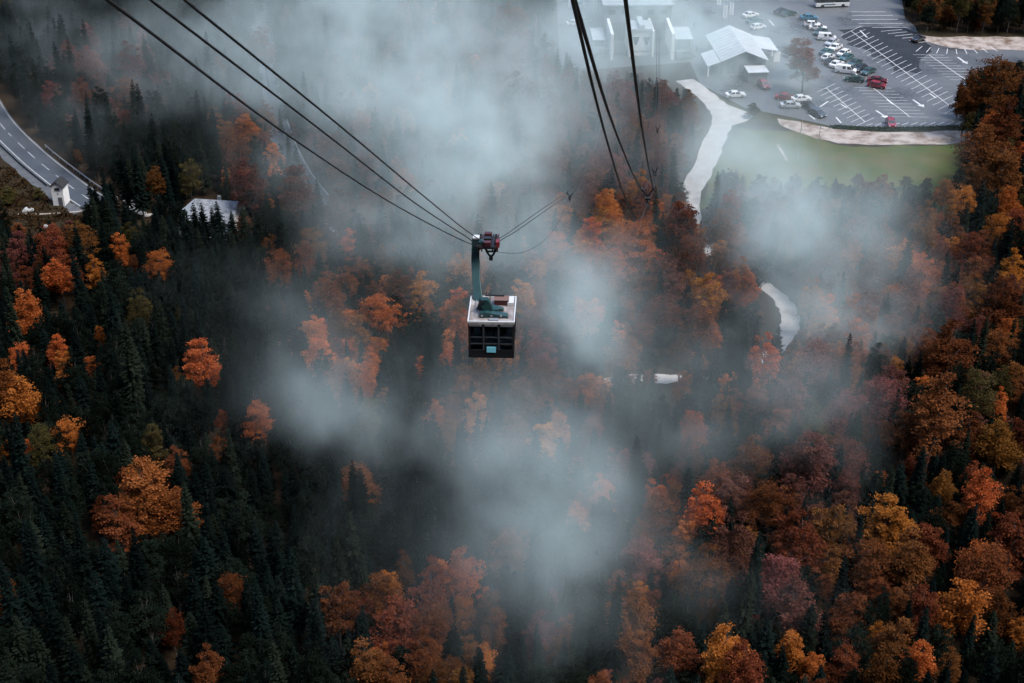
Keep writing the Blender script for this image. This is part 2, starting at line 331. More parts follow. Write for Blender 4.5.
# ------------------------------------------------------------------ cars
def paint(name, c, rough=.22): 
    m = mat('car_' + name, c, rough, .5); m.node_tree.nodes['Principled BSDF'].inputs['Coat Weight'].default_value = .5; return m
CP_ = {'white': paint('white', (.62, .63, .63)), 'silver': paint('silver', (.36, .38, .39)), 'green': paint('green', (.018, .052, .045)), 'black': paint('black', (.014, .017, .02)),
       'teal': paint('teal', (.02, .085, .09)), 'red': paint('red', (.20, .008, .022)), 'maroon': paint('maroon', (.10, .01, .02)), 'blue': paint('blue', (.05, .18, .27)), 'grey': paint('grey', (.12, .13, .135))}
M['headlight'] = mat('headlight_lens', (.7, .72, .72), .15, .5); M['tail'] = mat('tail_lens', (.35, .01, .01), .25, .5); M['rim'] = mat('wheel_rim', (.4, .41, .42), .35, .5, .7)
def car_proto(kind):
    if kind == 'hatchback':
        L, W, prof = 4.2, 1.76, [(-2.1, .32), (-2.12, .62), (-2.02, .86), (-1.2, .96), (1.75, 1.0), (2.02, .92), (2.1, .6), (2.06, .32)]
        gh = [(-1.25, .95), (-.55, 1.46), (1.25, 1.48), (1.85, .98)]
    elif kind == 'saloon':
        L, W, prof = 4.6, 1.8, [(-2.3, .30), (-2.32, .60), (-2.2, .80), (-1.2, .92), (1.5, .96), (2.2, .92), (2.3, .6), (2.26, .30)]
        gh = [(-1.25, .91), (-.5, 1.40), (.85, 1.42), (1.6, .95)]
    else:
        L, W, prof = 4.9, 1.92, [(-2.45, .34), (-2.46, .80), (-2.3, 1.0), (-1.75, 1.12), (2.35, 1.14), (2.44, 1.0), (2.45, .6), (2.42, .34)]
        gh = [(-1.8, 1.11), (-1.0, 1.92), (2.2, 1.95), (2.38, 1.12)]
    root = empty(kind)
    body = MB(); h = W / 2
    n = len(prof)
    for s, k in ((-1, 1), (1, 1)):
        pass
    rings = [(-h, .97), (-h * .98, 1.0), (h * .98, 1.0), (h, .97)]
    for y, k in rings: body.v += [(p * k, y, q) for p, q in prof]
    body.f.append(tuple(range(n))); body.f.append(tuple(range(3 * n, 4 * n)))
    for r_ in range(3):
        for i in range(n):
            j = (i + 1) % n; body.f.append((r_ * n + i, r_ * n + j, (r_ + 1) * n + j, (r_ + 1) * n + i))
    g0 = len(body.v); hb, ht = h * .95, h * .78
    # greenhouse: pillars and roof in body colour
    (x0, z0), (x1, z1), (x2, z2), (x3, z3) = gh
    top = [(x1, ht, z1), (x2, ht, z2), (x2, -ht, z2), (x1, -ht, z1)]
    bot = [(x0, hb, z0), (x3, hb, z3), (x3, -hb, z3), (x0, -hb, z0)]
    body.v += bot + top
    for q in ((0, 1, 5, 4), (1, 2, 6, 5), (2, 3, 7, 6), (3, 0, 4, 7), (4, 5, 6, 7)): body.f.append(tuple(g0 + i for i in q))
    o = body.build('body', CP_['white'], root, bevel=.05); o.material_slots[0].link = 'OBJECT'
    def inset(name, q, s, lift):
        c = sum((Vector(p) for p in q), Vector()) / 4; nrm = (Vector(q[1]) - Vector(q[0])).cross(Vector(q[2]) - Vector(q[0])).normalized()
        if nrm.dot(c - Vector((0, 0, .8))) < 0: nrm = -nrm
        MB().poly([c + (Vector(p) - c) * s + nrm * lift for p in q]).build(name, M['glass'], root)
    inset('windscreen', [bot[3], bot[0], top[0], top[3]], .88, .012); inset('rear_window', [bot[1], bot[2], top[2], top[1]], .82, .012)
    for s in (0, 1):
        a, b_, c_, d_ = (bot[0], bot[1], top[1], top[0]) if s == 0 else (bot[3], bot[2], top[2], top[3])
        a, b_, c_, d_ = [Vector(p) for p in (a, b_, c_, d_)]
        if kind == 'van':
            inset('side_window', [a, a.lerp(b_, .35), d_.lerp(c_, .25), d_], .8, .012)
            inset('side_window', [a.lerp(b_, .40), a.lerp(b_, .62), d_.lerp(c_, .58), d_.lerp(c_, .30)], .8, .012)
        else:
            inset('side_window', [a, a.lerp(b_, .5), d_.lerp(c_, .5), d_], .84, .012); inset('side_window', [a.lerp(b_, .52), b_, c_, d_.lerp(c_, .52)], .84, .012)
    for sx in (-.62, .62):
        for sy in (-1, 1):
            w = MB().tube([(L * sx * .5, sy * (h - .18), .32), (L * sx * .5, sy * (h + .015), .32)], .32, 14).build('wheel', M['rubber'], root)
            MB().tube([(L * sx * .5, sy * (h + .0), .32), (L * sx * .5, sy * (h + .03), .32)], .20, 10).build('rim', M['rim'], w)
    zf = .68 if kind != 'van' else .85
    for sy in (-1, 1):
        MB().box((-L / 2 + .04, sy * h * .72, zf), (.14, .34, .16)).build('headlight', M['headlight'], root)
        MB().box((L / 2 - .03, sy * h * .80, zf + .12), (.10, .22, .26)).build('tail_light', M['tail'], root)
    return root
protos = {k: car_proto(k) for k in ('hatchback', 'saloon', 'van')}
used = set()
def heading(px, py, dx, dy):
    d = G(px + dx, py + dy) - G(px, py); return math.atan2(d.y, d.x)
def put_car(kind, px, py, colr, dx, dy, label, s=1.0):
    root = protos[kind]
    if kind in used: root = copy_tree(protos[kind])
    used.add(kind); p = G(px, py); root.name = 'car' if kind != 'van' else 'delivery_van'
    root.location = (p.x, p.y, .022); root.rotation_euler = (0, 0, heading(px, py, dx, dy)); root.scale = (s * .93,) * 3
    for c in root.children:
        if c.name.startswith('body'): c.material_slots[0].link = 'OBJECT'; c.material_slots[0].material = CP_[colr]
    tag(root, label, 'car' if kind != 'van' else 'van', 'vehicles in the car park')
T = (-10, 4.9); U = (10, -4.9); H_ = (-10, -.2)
put_car('hatchback', 876.5, 87.5, 'red', -10, -1.4, 'red hatchback at the near end of the row of cars')
put_car('saloon', 877, 82.5, 'maroon', -10, -1.0, 'dark maroon car parked right behind the red hatchback')
put_car('saloon', 854, 81.5, 'green', 10, 1, 'dark green car just left of the red hatchback')
put_car('van', 845.5, 73, 'white', -10, -1.2, 'large white van near the end of the car row', 1.0)
put_car('saloon', 868, 73.5, 'green', *U, 'dark green car at the right end of the back row')
put_car('hatchback', 860, 70.5, 'black', *U, 'black car second from the right end of the back row')
put_car('saloon', 854.5, 65, 'green', *U, 'dark green car behind the large white van')
put_car('saloon', 846, 59.5, 'teal', *U, 'dark teal car between white cars midway along the row')
put_car('hatchback', 843.5, 55.5, 'white', *U, 'white hatchback beside the dark teal car midway')
put_car('saloon', 836, 66.3, 'white', *T, 'white car just left of the large white van')
put_car('hatchback', 830.5, 64, 'black', *T, 'black car squeezed between two white cars in the front row')
put_car('hatchback', 827.5, 59.5, 'white', *T, 'white hatchback in the front row left of the black one')
put_car('saloon', 826, 54, 'teal', *T, 'teal car behind the pink leaved tree, front row')
put_car('saloon', 835, 49.5, 'white', *U, 'white saloon in the middle of the far part of the row')
put_car('saloon', 831.5, 44.5, 'silver', *U, 'silver car between two white cars near the row top')
put_car('van', 826.5, 40, 'white', -10, -.6, 'white minivan near the upper end of the car row', .95)
put_car('saloon', 820, 34, 'green', *U, 'dark green car behind the white minivan')
put_car('saloon', 817.5, 29.8, 'white', -10, -.5, 'white car second from the upper end of the row')
put_car('hatchback', 812, 26.6, 'white', -10, -.5, 'white car at the upper end of the row')
put_car('saloon', 808.5, 19.5, 'blue', -10, 0, 'small light blue car above the pink leaved tree')
put_car('saloon', 788, 15.5, 'green', -10, 2, 'dark green car left of the blue one in mist')
put_car('saloon', 781.5, 13.5, 'black', -10, 2, 'black car behind the white roofed shed, far back')
put_car('hatchback', 757.5, 29, 'white', -10, 2, 'white car just beyond the ridge of the white shed')
put_car('saloon', 750, 17, 'white', -10, 2, 'white car furthest left behind the white shed')
put_car('saloon', 754, 23, 'teal', -10, 2, 'teal car between two white cars behind the shed')
put_car('saloon', 811, 75, 'grey', -10, 2.5, 'grey car in mist below the pink leaved tree')
put_car('hatchback', 763.5, 87, 'red', -6, -5, 'red car in mist just right of the shed porch')
put_car('saloon', 785, 99.5, 'red', -10, -.8, 'red car in mist above the gravel lane')
put_car('saloon', 800.5, 101, 'white', -10, 1, 'white car beside the red one above gravel lane')
put_car('saloon', 790, 107.5, 'silver', -10, 0, 'silver car nearest the hedge, in mist')
put_car('saloon', 809, 109, 'black', -10, -5, 'black car in mist, upper of a pair by the hedge')
put_car('saloon', 817, 115.5, 'black', -10, -5, 'black car in mist, lower of a pair by the hedge')
put_car('hatchback', 890.5, 125.5, 'red', -3, -6, 'small red car at the hedge along the lot edge')
put_car('saloon', 918, 41, 'black', -8, 3.5, 'lone black car near the gravel bank')
put_car('saloon', 735, 97, 'white', -10, .5, 'white car in mist at the yard entrance')
put_car('van', 576, 8, 'white', -10, .3, 'white van furthest away left of the station')
put_car('saloon', 574, 25, 'white', -10, 1, 'white car left of the station, middle one')
put_car('hatchback', 584, 23, 'silver', -10, 1, 'silver car close to the station left side')
put_car('van', 601, 55, 'grey', -10, .6, 'grey van under the left canopy of the station')
put_car('van', 684, 58, 'grey', -10, 1, 'grey van under the right canopy of the station')

# bus at the top edge
bp = G(831, 6.5); bus = empty('bus', (bp.x, bp.y, .022), R(186)); bl = 8.6
tag(bus, 'white coach with dark windows at the top edge of the lot', 'bus')
MB().prism([(-4.3, .35), (-4.35, 1.3), (4.3, 1.3), (4.3, .35)], -1.2, 1.2, 'y').build('lower_body', CP_['white'], bus, bevel=.06)
MB().prism([(-4.35, 1.305), (-4.0, 2.75), (4.2, 2.75), (4.3, 1.305)], -1.17, 1.17, 'y').build('upper_body', CP_['black'], bus, bevel=.08)
MB().prism([(-3.95, 2.755), (-3.8, 2.95), (4.1, 2.95), (4.2, 2.755)], -1.1, 1.1, 'y').build('roof', CP_['grey'], bus, bevel=.05)
for s in (-1, 1):
    for i in range(5): MB().box((-2.9 + i * 1.45, s * 1.175, 2.05), (1.3, .02, 1.0)).build('window', M['glass'], bus)
    for x in (-2.7, 2.6): MB().tube([(x, s * .95, .46), (x, s * 1.22, .46)], .46, 14).build('wheel', M['rubber'], bus)
    MB().box((-4.36, s * .9, .75), (.06, .3, .2)).build('headlight', M['headlight'], bus)
    MB().box((.8, s * 1.205, .85), (3.0, .012, .25)).build('stripe', CP_['teal'], bus)
MB().poly([(-4.345, -1.0, 1.45), (-4.345, 1.0, 1.45), (-4.06, 1.0, 2.62), (-4.06, -1.0, 2.62)]).build('windscreen', M['glass'], bus)

# ------------------------------------------------------------------ buildings
def gable(mb, x0, x1, y0, y1, ze, zr, t=.18, along='y', over=.4):
    """thick gable roof slabs, ridge along an axis; returns two slab meshes"""
    if along == 'y':
        xm = (x0 + x1) / 2
        return [[(x0 - over, ze - over * (zr - ze) / (xm - x0)), (xm, zr), (xm, zr + t), (x0 - over, ze + t - over * (zr - ze) / (xm - x0))],
                [(xm, zr), (x1 + over, ze - over * (zr - ze) / (x1 - xm)), (x1 + over, ze + t - over * (zr - ze) / (x1 - xm)), (xm, zr + t)]]
# small white transformer tower house by the left road
hp = G(62, 203); tw = empty('transformer_house', (hp.x, hp.y, 0), R(-6)); tw.scale = (.80, .80, .86); tag(tw, 'small white tower house with dark gabled roof beside the left road', 'house')
MB().prism([(-1.35, 0), (1.35, 0), (1.35, 4.3), (0, 5.3), (-1.35, 4.3)], -1.5, 1.5, 'y').build('wall', M['white_wall'], tw)
for q in gable(None, -1.35, 1.35, 0, 0, 4.32, 5.33, .14, over=.3): MB().prism(q, -1.85, 1.75, 'y').build('roof', M['roof_dark'], tw)
dr = MB().box((.45, -1.53, .95), (.95, .06, 1.9)).build('door', M['dark_wall'], tw); MB().box((.1, -1.575, .95), (.05, .03, .14)).build('handle', M['galv'], dr)
wd = MB().box((.05, -1.53, 3.75), (1.15, .06, .48)).build('window', M['glass'], tw); MB().box((.05, -1.55, 3.44), (1.3, .12, .07)).build('sill', M['concrete'], wd)
MB().box((.05, -1.525, 2.7), (.25, .05, .3)).build('sign', M['concrete'], tw)

# house with the worn white roof among the spruces
hp = G(212, 237); wh = empty('forest_house', (hp.x, hp.y + 3, 0), R(-8)); wh.scale = (.85, .85, .85); tag(wh, 'house with worn white and grey roof half hidden by spruces', 'house')
MB().prism([(-4.2, 0), (4.2, 0), (4.2, 4.0), (0, 6.4), (-4.2, 4.0)], -3.2, 1.8, 'x').build('wall', M['white_wall'], wh)
slope = (6.4 - 4.0) / 4.2
MB().prism([(-4.8, 4.02 - .6 * slope), (0, 6.44), (0, 6.62), (-4.8, 4.2 - .6 * slope)], -3.5, 5.6, 'x').build('roof', M['roof_worn'], wh)
MB().prism([(0, 6.44), (4.8, 4.02 - .6 * slope), (4.8, 4.2 - .6 * slope), (0, 6.62)], -3.5, 5.6, 'x').build('roof', M['roof_worn'], wh)
MB().prism([(-4.2, 0), (4.2, 0), (4.2, 4.0), (0, 6.4), (-4.2, 4.0)], 1.803, 5.2, 'x').build('wing', M['white_wall'], wh)
MB().poly([(-3.55, -4.9, 3.85), (-3.55, 0, 6.62), (-6.3, -1.2, 4.4), (-6.0, -4.4, 3.0)]).build('roof', M['roof_grey'], wh)
MB().prism([(-4.4, 0), (-1.2, 0), (-1.2, 3.9), (-4.4, 2.6)], -5.9, -3.25, 'x').build('annex', M['grey_wall'], wh)
ch = MB().box((1.2, 1.0, 6.5), (.6, .6, 1.1)).build('chimney', M['grey_wall'], wh)
for x in (-1.8, .4, 3.2): MB().box((x, -4.22, 2.3), (.9, .05, 1.1)).build('window', M['glass'], wh)

# white roofed shed beside the lot
sp = G(746, 80); sh = empty('shed', (sp.x, sp.y, 0), R(4)); tag(sh, 'long shed with white ribbed sheet roof in mist beside the lot', 'building')
MB().prism([(-4.8, 0), (4.8, 0), (4.8, 3.6), (0, 5.6), (-4.8, 3.6)], 3.0, 20, 'y').build('wall', M['grey_wall'], sh)
sl = []
for q in gable(None, -4.8, 4.8, 0, 0, 3.62, 5.63, .15, over=.5): sl.append(MB().prism(q, 2.2, 20.6, 'y').build('roof', M['roof_white'], sh))
MB().prism([(5.32, 3.28), (9.6, 2.55), (9.6, 2.7), (5.32, 3.43)], 11, 20.4, 'y').build('porch_roof', M['roof_white'], sh)
MB().prism([(-8.2, 2.35), (-5.32, 3.28), (-5.32, 3.43), (-8.2, 2.5)], 2.4, 11, 'y').build('porch_roof', M['roof_white'], sh)
for (x, y) in ((9.3, 11.4), (9.3, 15.5), (9.3, 20), (-7.9, 2.8), (-7.9, 10.6)): MB().box((x, y, 1.25), (.3, .3, 2.5)).build('post', M['white_wall'], sh)
MB().box((9.4, 11.3, 1.2), (1.4, .3, 2.3)).build('end_panel', M['white_wall'], sh)
for k, sgn in enumerate((-1, 1)):
    for i in range(10):
        y = 3.2 + i * 1.7
        MB().prism([(sgn * .25, 5.68), (sgn * 5.0, 3.71), (sgn * 5.0, 3.77), (sgn * .25, 5.74)], y, y + .08, 'y').build('rib', M['roof_white'], sl[k])
for x in (-2.8, 0, 2.8): MB().box((x, 2.97, 1.6), (1.9, .06, 2.4)).build('garage_door', M['dark_wall'], sh)
MB().box((2.2, .4, 1.1), (4.2, 4.0, 2.2)).build('annex', M['grey_wall'], sh); MB().box((2.2, .3, 2.3), (4.6, 4.6, .16)).build('annex_roof', M['roof_white'], sh)

# valley station
sp = G(642, 60); st = empty('valley_station', (sp.x, sp.y, 0), R(1.5)); tag(st, 'grey cable car valley station with white gable, far back in mist', 'building')
MB().box((0, 22, 4.5), (15.6, 20, 9)).build('hall', M['grey_wall'], st); MB().box((0, 21.8, 9.15), (16.4, 21, .3)).build('hall_roof', M['roof_grey'], st)
MB().box((-4, 40, 6.5), (9, 12, 13)).build('rear_block', M['white_wall'], st); MB().box((-4, 40, 13.1), (9.6, 12.6, .2)).build('rear_roof', M['roof_white'], st)
MB().box((5.5, 41, 5.8), (7, 12, 11.6)).build('rear_block', M['grey_wall'], st); MB().box((5.5, 41, 11.7), (7.6, 12.6, .2)).build('rear_roof', M['roof_white'], st)
for x in (-6.9, 6.9): MB().box((x, 6, 3), (.7, 12, 6)).build('bay_wall', M['white_wall'], st)
for x in (-2.6, 2.6): MB().box((x, 7, 3), (.5, 10, 6)).build('bay_wall', M['white_wall'], st)
for x in (-4.75, 4.75):
    MB().box((x, 11.9, 2.6), (3.7, .12, 4.8)).build('dock_gate', M['dark_wall'], st)
    MB().box((x, 7.5, .4), (3.6, 8, .8)).build('platform', M['concrete'], st)
MB().box((0, 6.5, 2.9), (4.6, 7, 5.8)).build('gable_front', M['white_wall'], st)
MB().prism([(-2.6, 5.82), (2.6, 5.82), (2.6, 6.3), (.6, 6.3), (.6, 7.2), (-.6, 7.2), (-.6, 6.3), (-2.6, 6.3)], 2.7, 9.6, 'y').build('parapet', M['roof_white'], st)
for x in (-1.2, 1.2): MB().prism([(x - .75, 4.4), (x + .75, 4.4), (x + .2, 2.6), (x - .2, 2.6)], 2.9, 2.99, 'y').build('window', M['glass'], st)
MB().box((0, 2.95, 1.1), (3.8, .08, .12)).build('ledge', M['grey_wall'], st)
for x, w in ((-9.4, 3.0), (10.2, 4.0)):
    MB().box((x, 9.5, 3.1), (w, 9.0, .2)).build('canopy_roof', M['roof_white'], st)
    MB().box((x, 11, 1.5), (w - .3, 5.4, 2.98)).build('kiosk', M['dark_wall'], st)
    for s in (-1, 1): MB().box((x + s * (w / 2 - .2), 5.3, 1.5), (.2, .2, 3.0)).build('post', M['galv'], st)
for i in range(5): MB().box((-6 + i * 3, 11.95, 7.4), (1.6, .1, 1.1)).build('window', M['glass'], st)

def pole(name, px, py, h, label, cat, flag=False):
    p = G(px, py); e = empty(name, (p.x, p.y, 0)); tag(e, label, cat)
    MB().tube([(0, 0, 0), (0, 0, h)], [.09, .05], 8).build('mast', M['galv'], e)
    if flag:
        q = MB(); n = 7
        for i in range(n):
            x = .06 + i * .16; y = .08 * math.sin(i * 1.1); q.v += [(x, y, h - .1), (x, y + .03, h - 3.2)]
        for i in range(n - 1): q.f.append((2 * i, 2 * i + 2, 2 * i + 3, 2 * i + 1))
        q.build('banner', CP_['white'], e)
    else:
        MB().box((0, -.5, h), (.14, 1.1, .1)).build('arm', M['galv'], e)
    return e
pole('flagpole', 722, 27, 5.5, 'white banner pole left of the shed, nearer one', 'flagpole', True)
pole('flagpole', 728, 27, 6.2, 'white banner pole nearest the shed ridge', 'flagpole', True)
pole('flagpole', 716, 14, 5.5, 'white banner pole furthest back in the mist', 'flagpole', True)
pole('lamp_post', 683, 24, 5, 'thin lamp post behind the right station canopy', 'lamp post')
pole('lamp_post', 798, 158, 8, 'thin pole on the misty meadow edge, left one', 'lamp post')
pole('lamp_post', 816, 166, 8, 'thin pole on the misty meadow edge, right one', 'lamp post')
pole('utility_pole', 146, 214, 4.5, 'thin pale pole beside the white stream in the forest', 'pole')

# two people walking by the station
def person(px, py, rz, label, c):
    p = G(px, py); me = bpy.data.meshes.new('person')
    J = {'pel': (0, 0, .95), 'che': (0, 0, 1.35), 'nek': (0, 0, 1.50), 'hed': (0, -.02, 1.62), 'top': (0, -.02, 1.74)}
    vs = list(J.values()); names = list(J); rad = [.15, .17, .07, .105, .07]; ed = [(0, 1), (1, 2), (2, 3), (3, 4)]
    for s in (-1, 1):
        n = len(vs); vs += [(s * .19, 0, 1.40), (s * .25, .04, 1.12), (s * .24, -.06 * s, .88), (s * .24, -.08 * s, .80)]; rad += [.07, .055, .045, .04]
        ed += [(1, n), (n, n + 1), (n + 1, n + 2), (n + 2, n + 3)]
        n = len(vs); vs += [(s * .10, 0, .86), (s * .11, -.10 * s, .48), (s * .11, .06 * s, .08), (s * .11, .06 * s - .16, .04)]; rad += [.10, .075, .055, .04]
        ed += [(0, n), (n, n + 1), (n + 1, n + 2), (n + 2, n + 3)]
    me.from_pydata(vs, ed, []); o = link('person', me); o.location = (p.x, p.y, .02); o.rotation_euler = (0, 0, rz)
    sk = o.modifiers.new('skin', 'SKIN'); o.modifiers.new('sub', 'SUBSURF').render_levels = 2
    for v, r_ in zip(me.skin_vertices[0].data, rad): v.radius = (r_, r_ * .8)
    me.skin_vertices[0].data[0].use_root = True; me.materials.append(c); tag(o, label, 'person', 'people by the station')
person(697, 53, .6, 'person in dark clothes standing right of the station canopy', M['iron'])
person(694, 29, 2.2, 'person in dark clothes walking further back behind the station canopy', M['dark_wall'])

# guard rail along the road and hedge on the lot edge
gp = [p for p in ra if 25 < proj(p)[0] < 110]
gr_ = empty('guard_rail', (gp[0].x, gp[0].y, 0)); tag(gr_, 'grey guard rail on the far edge of the left road', 'guard rail')
def offp(path, off):
    out = []
    for i, p in enumerate(path):
        t = (path[min(i + 1, len(path) - 1)] - path[max(i - 1, 0)]).normalized(); out.append(p + Vector((-t.y, t.x, 0)) * off)
    return out
rp = offp(gp, 3.5); base = gp[0]
MB().tube([p - base + Vector((0, 0, .65)) for p in rp], .12, 6).build('rail', M['galv'], gr_)
for p in rp[::2]: q = p - base; MB().box((q.x, q.y, .3), (.12, .12, .6)).build('post', M['galv'], gr_)
wp = offp([p for p in ra if -30 < proj(p)[0] < 66], -3.25)
wl_ = empty('retaining_wall', (wp[0].x, wp[0].y, 0)); tag(wl_, 'low grey concrete wall along the near edge of left road', 'wall')
for a, b in zip(wp[:-1], wp[1:]):
    c = (a + b) / 2 - wp[0]; d = b - a; MB().box((c.x, c.y, .25), (d.length - .06, .3, .5), math.atan2(d.y, d.x)).build('wall_block', M['concrete'], wl_)

def leaf_quads(cs, size, rng, flat=.5):
    """one small bent-free quad per centre, tilted at random"""
    n = len(cs); a = rng.normal(size=(n, 3)); a[:, 2] *= flat; a /= np.linalg.norm(a, axis=1)[:, None]
    b = rng.normal(size=(n, 3)); b[:, 2] *= flat; b -= a * (a * b).sum(1)[:, None]; b /= np.linalg.norm(b, axis=1)[:, None]
    s = size * rng.uniform(.6, 1.35, (n, 1)); a = a * s; b = b * s * rng.uniform(.55, .95, (n, 1))
    return np.stack([cs - a * .5, cs + b * .5, cs + a * .5, cs - b * .5], 1)
def mesh_from_quads(name, Q, tint, m):
    n = len(Q); me = bpy.data.meshes.new(name)
    me.vertices.add(n * 4); me.vertices.foreach_set('co', np.ascontiguousarray(Q.reshape(-1), np.float32))
    me.loops.add(n * 4); me.loops.foreach_set('vertex_index', np.arange(n * 4, dtype=np.int32))
    me.polygons.add(n); me.polygons.foreach_set('loop_start', np.arange(0, n * 4, 4, dtype=np.int32))
    me.update(calc_edges=True)
    at = me.attributes.new('tint', 'FLOAT', 'FACE'); at.data.foreach_set('value', np.ascontiguousarray(tint, np.float32))
    me.materials.append(m); return me
rng = np.random.default_rng(5)
hpth = [G(*p) for p in ((836, 127.6), (858, 129), (880, 129.8), (905, 129.6), (930, 129), (955, 128))]
hpth = smooth_path(hpth, 8); cs = []
for p in hpth: cs.append(np.array(p)[None] + rng.normal(size=(330, 3)) * np.array([.6, .35, .12]) + np.array([0, 0, .15]))
cs = np.concatenate(cs); cs[:, 2] = np.abs(cs[:, 2]); hd = link('hedge', mesh_from_quads('hedge', leaf_quads(cs, .30, rng, .8), rng.uniform(0, 1, len(cs)), M['hedge']))
tag(hd, 'low green hedge along the near edge of the car park', 'hedge')

cs = []
while len(cs) < 7000:
    px, py = random.uniform(-40, 84), random.uniform(168, 262); p = G(px, py)
    dr = min((q.x - p.x) ** 2 + (q.y - p.y) ** 2 for q in ra)
    if dr < 30 or dr > 1600 or (p.x - tw.location.x) ** 2 + (p.y - tw.location.y) ** 2 < 7 or abs(py - 213) < 1.2: continue
    if math.sin(p.x * .9) * math.cos(p.y * .7) + random.uniform(-.9, .9) < -.1: continue
    cs.append((p.x, p.y, abs(random.gauss(.12, .22))))
cs = np.array(cs); bk = link('bracken', mesh_from_quads('bracken', leaf_quads(cs, .55, rng, .8), rng.uniform(0, 1, len(cs)), leaf_mat('bracken_leaf', (.018, .011, .006), (.060, .034, .016), .25)))
tag(bk, 'brown bracken and grass over the clearing by the left road', 'bracken', None, 'stuff')
def rock(px, py, s, label):
    p = G(px, py); bm = bmesh.new(); bmesh.ops.create_icosphere(bm, subdivisions=2, radius=s)
    for v in bm.verts:
        v.co *= 1 + .3 * math.sin(v.co.x * 3.1 / s + px) * math.cos(v.co.y * 2.3 / s) + random.uniform(-.1, .1); v.co.z = v.co.z * .8 + s * .35
    me = bpy.data.meshes.new('boulder'); bm.to_mesh(me); bm.free(); me.materials.append(M['rock']); o = link('boulder', me); o.location = (p.x, p.y, 0)
    tag(o, label, 'rock', 'pale boulders')
rock(26, 212, .7, 'pale boulder at the left end of the dirt path'); rock(31, 211, .5, 'small pale boulder beside the larger one on the path')
rock(46, 228, .5, 'small pale boulder in the clearing below the path')

# ------------------------------------------------------------------ the ropes
def upline(ctl):
    """replace the two points behind the camera by the straight continuation up the mountain"""
    a, b = Vector(ctl[2]), Vector(ctl[3]); d = (a - b) / (b.y - a.y)
    return [a + d * (a.y - y) for y in (-118, -50, 0)] + list(ctl[2:])
def rope_path(pts, n):
    """Catmull-Rom through the points with chord-length spacing, so that uneven spans do not overshoot"""
    P = [pts[0] * 2 - pts[1]] + pts + [pts[-1] * 2 - pts[-2]]; out = []
    for i in range(1, len(P) - 2):
        p0, p1, p2, p3 = P[i - 1:i + 3]; t1 = (p1 - p0).length ** .5; t2 = t1 + (p2 - p1).length ** .5; t3 = t2 + (p3 - p2).length ** .5
        for q in range(n):
            t = t1 + (t2 - t1) * q / n
            a1 = p0.lerp(p1, t / t1); a2 = p1.lerp(p2, (t - t1) / (t2 - t1)); a3 = p2.lerp(p3, (t - t2) / (t3 - t2))
            b1 = a1.lerp(a2, t / t2); b2 = a2.lerp(a3, (t - t1) / (t3 - t1)); out.append(b1.lerp(b2, (t - t1) / (t2 - t1)))
    return out + [pts[-1]]
def rope(name, ctl, r, label, n=10):
    if ctl[0][1] == -62: ctl = upline(ctl)
    pts = rope_path([Vector(p) for p in ctl], n)
    o = MB().tube(pts, r, 8).build(name, M['rope'], smooth=True); tag(o, label, 'cable', 'cable car ropes'); return pts
def lerp_img(a, b, t): return a.lerp(b, t)
CZ = 91.0
stn = [st.matrix_basis @ Vector((x, 11.5, 4.6)) for x in (-4.75, 4.75)]
def station_end(k, dx): return stn[k] + Vector((dx, 0, 0))
tL1 = [(-4.2, -62, 121), (-4.3, -30, 113.5), D(182, -2, 27), D(340, 126, 44), D(426, 198, 66), D(472, 234.5, 86), D(489, 244.5, CZ), D(507, 236.5, 97), D(525, 225, 110), D(548, 208.8, 136), D(566.5, 196.6, 160), D(572.5, 193, 168), D(597.5, 138, 250), station_end(0, .32)]
tL2 = [(-4.9, -62, 121), (-5.0, -30, 113.5), D(148, -2, 27), D(322, 131, 44), D(415, 203, 66), D(466, 236.5, 86), D(481, 245.5, CZ), D(500, 237.8, 97), D(518, 226, 110), D(542, 209, 136), D(561, 196.5, 160), D(567, 192.5, 168), D(594.5, 138, 250), station_end(0, -.32)]
hL = [(-4.6, -62, 120.4), (-4.7, -30, 112.6), D(105, -2, 21), D(282, 131, 38), D(395, 205, 62), D(466, 242, 86), D(484, 249, 90.5)]
hL2 = [D(489, 250.5, 91.3), D(503, 252.6, 95), D(519, 253, 101), D(540, 243.5, 122), D(555, 228, 142), D(570, 196.5, 168), D(583, 178, 200), D(596, 141, 250), station_end(0, 0)]
tR1 = [(1.2, -62, 121), (1.35, -30, 113.5), D(573.5, -4, 18), D(604.5, 100, 28), D(622, 148, 45), D(634.5, 177, 65), D(642.5, 189.5, 84), D(649, 181, 115), D(652, 168, 150), D(655.5, 126.5, 205), station_end(1, -.32)]
tR2 = [(1.9, -62, 121), (2.0, -30, 113.5), D(625, -4, 18), D(638, 100, 28), D(645, 147, 45), D(650, 174, 65), D(653.5, 188.5, 84), D(655.5, 180, 115), D(658, 167.5, 150), D(660, 126, 205), station_end(1, .32)]
hR = [(1.5, -62, 120.4), (1.6, -30, 112.6), D(571.5, -4, 17.5), D(596, 100, 26), D(612, 158, 40), D(624, 195, 58), D(635.5, 218, 80), D(641, 218.5, 92), D(648, 202, 108), D(652, 192, 128), D(655, 172.5, 150), D(658, 130.5, 205), station_end(1, 0)]
rope('track_rope', tL1, .030, 'upper of the three dark ropes running down to the cabin')
rope('track_rope', tL2, .030, 'middle of the three dark ropes running down to the cabin')
rope('haul_rope', hL, .028, 'lowest of the three dark ropes running down to the cabin')
rope('haul_rope', hL2, .016, 'thin rope sagging away beyond the cabin carriage')
rope('track_rope', tR1, .032, 'middle dark rope of the empty track right of the cabin')
rope('track_rope', tR2, .030, 'rightmost dark rope of the empty track right of the cabin')
rope('haul_rope', hR, .028, 'left dark rope of the empty track, hanging lowest')
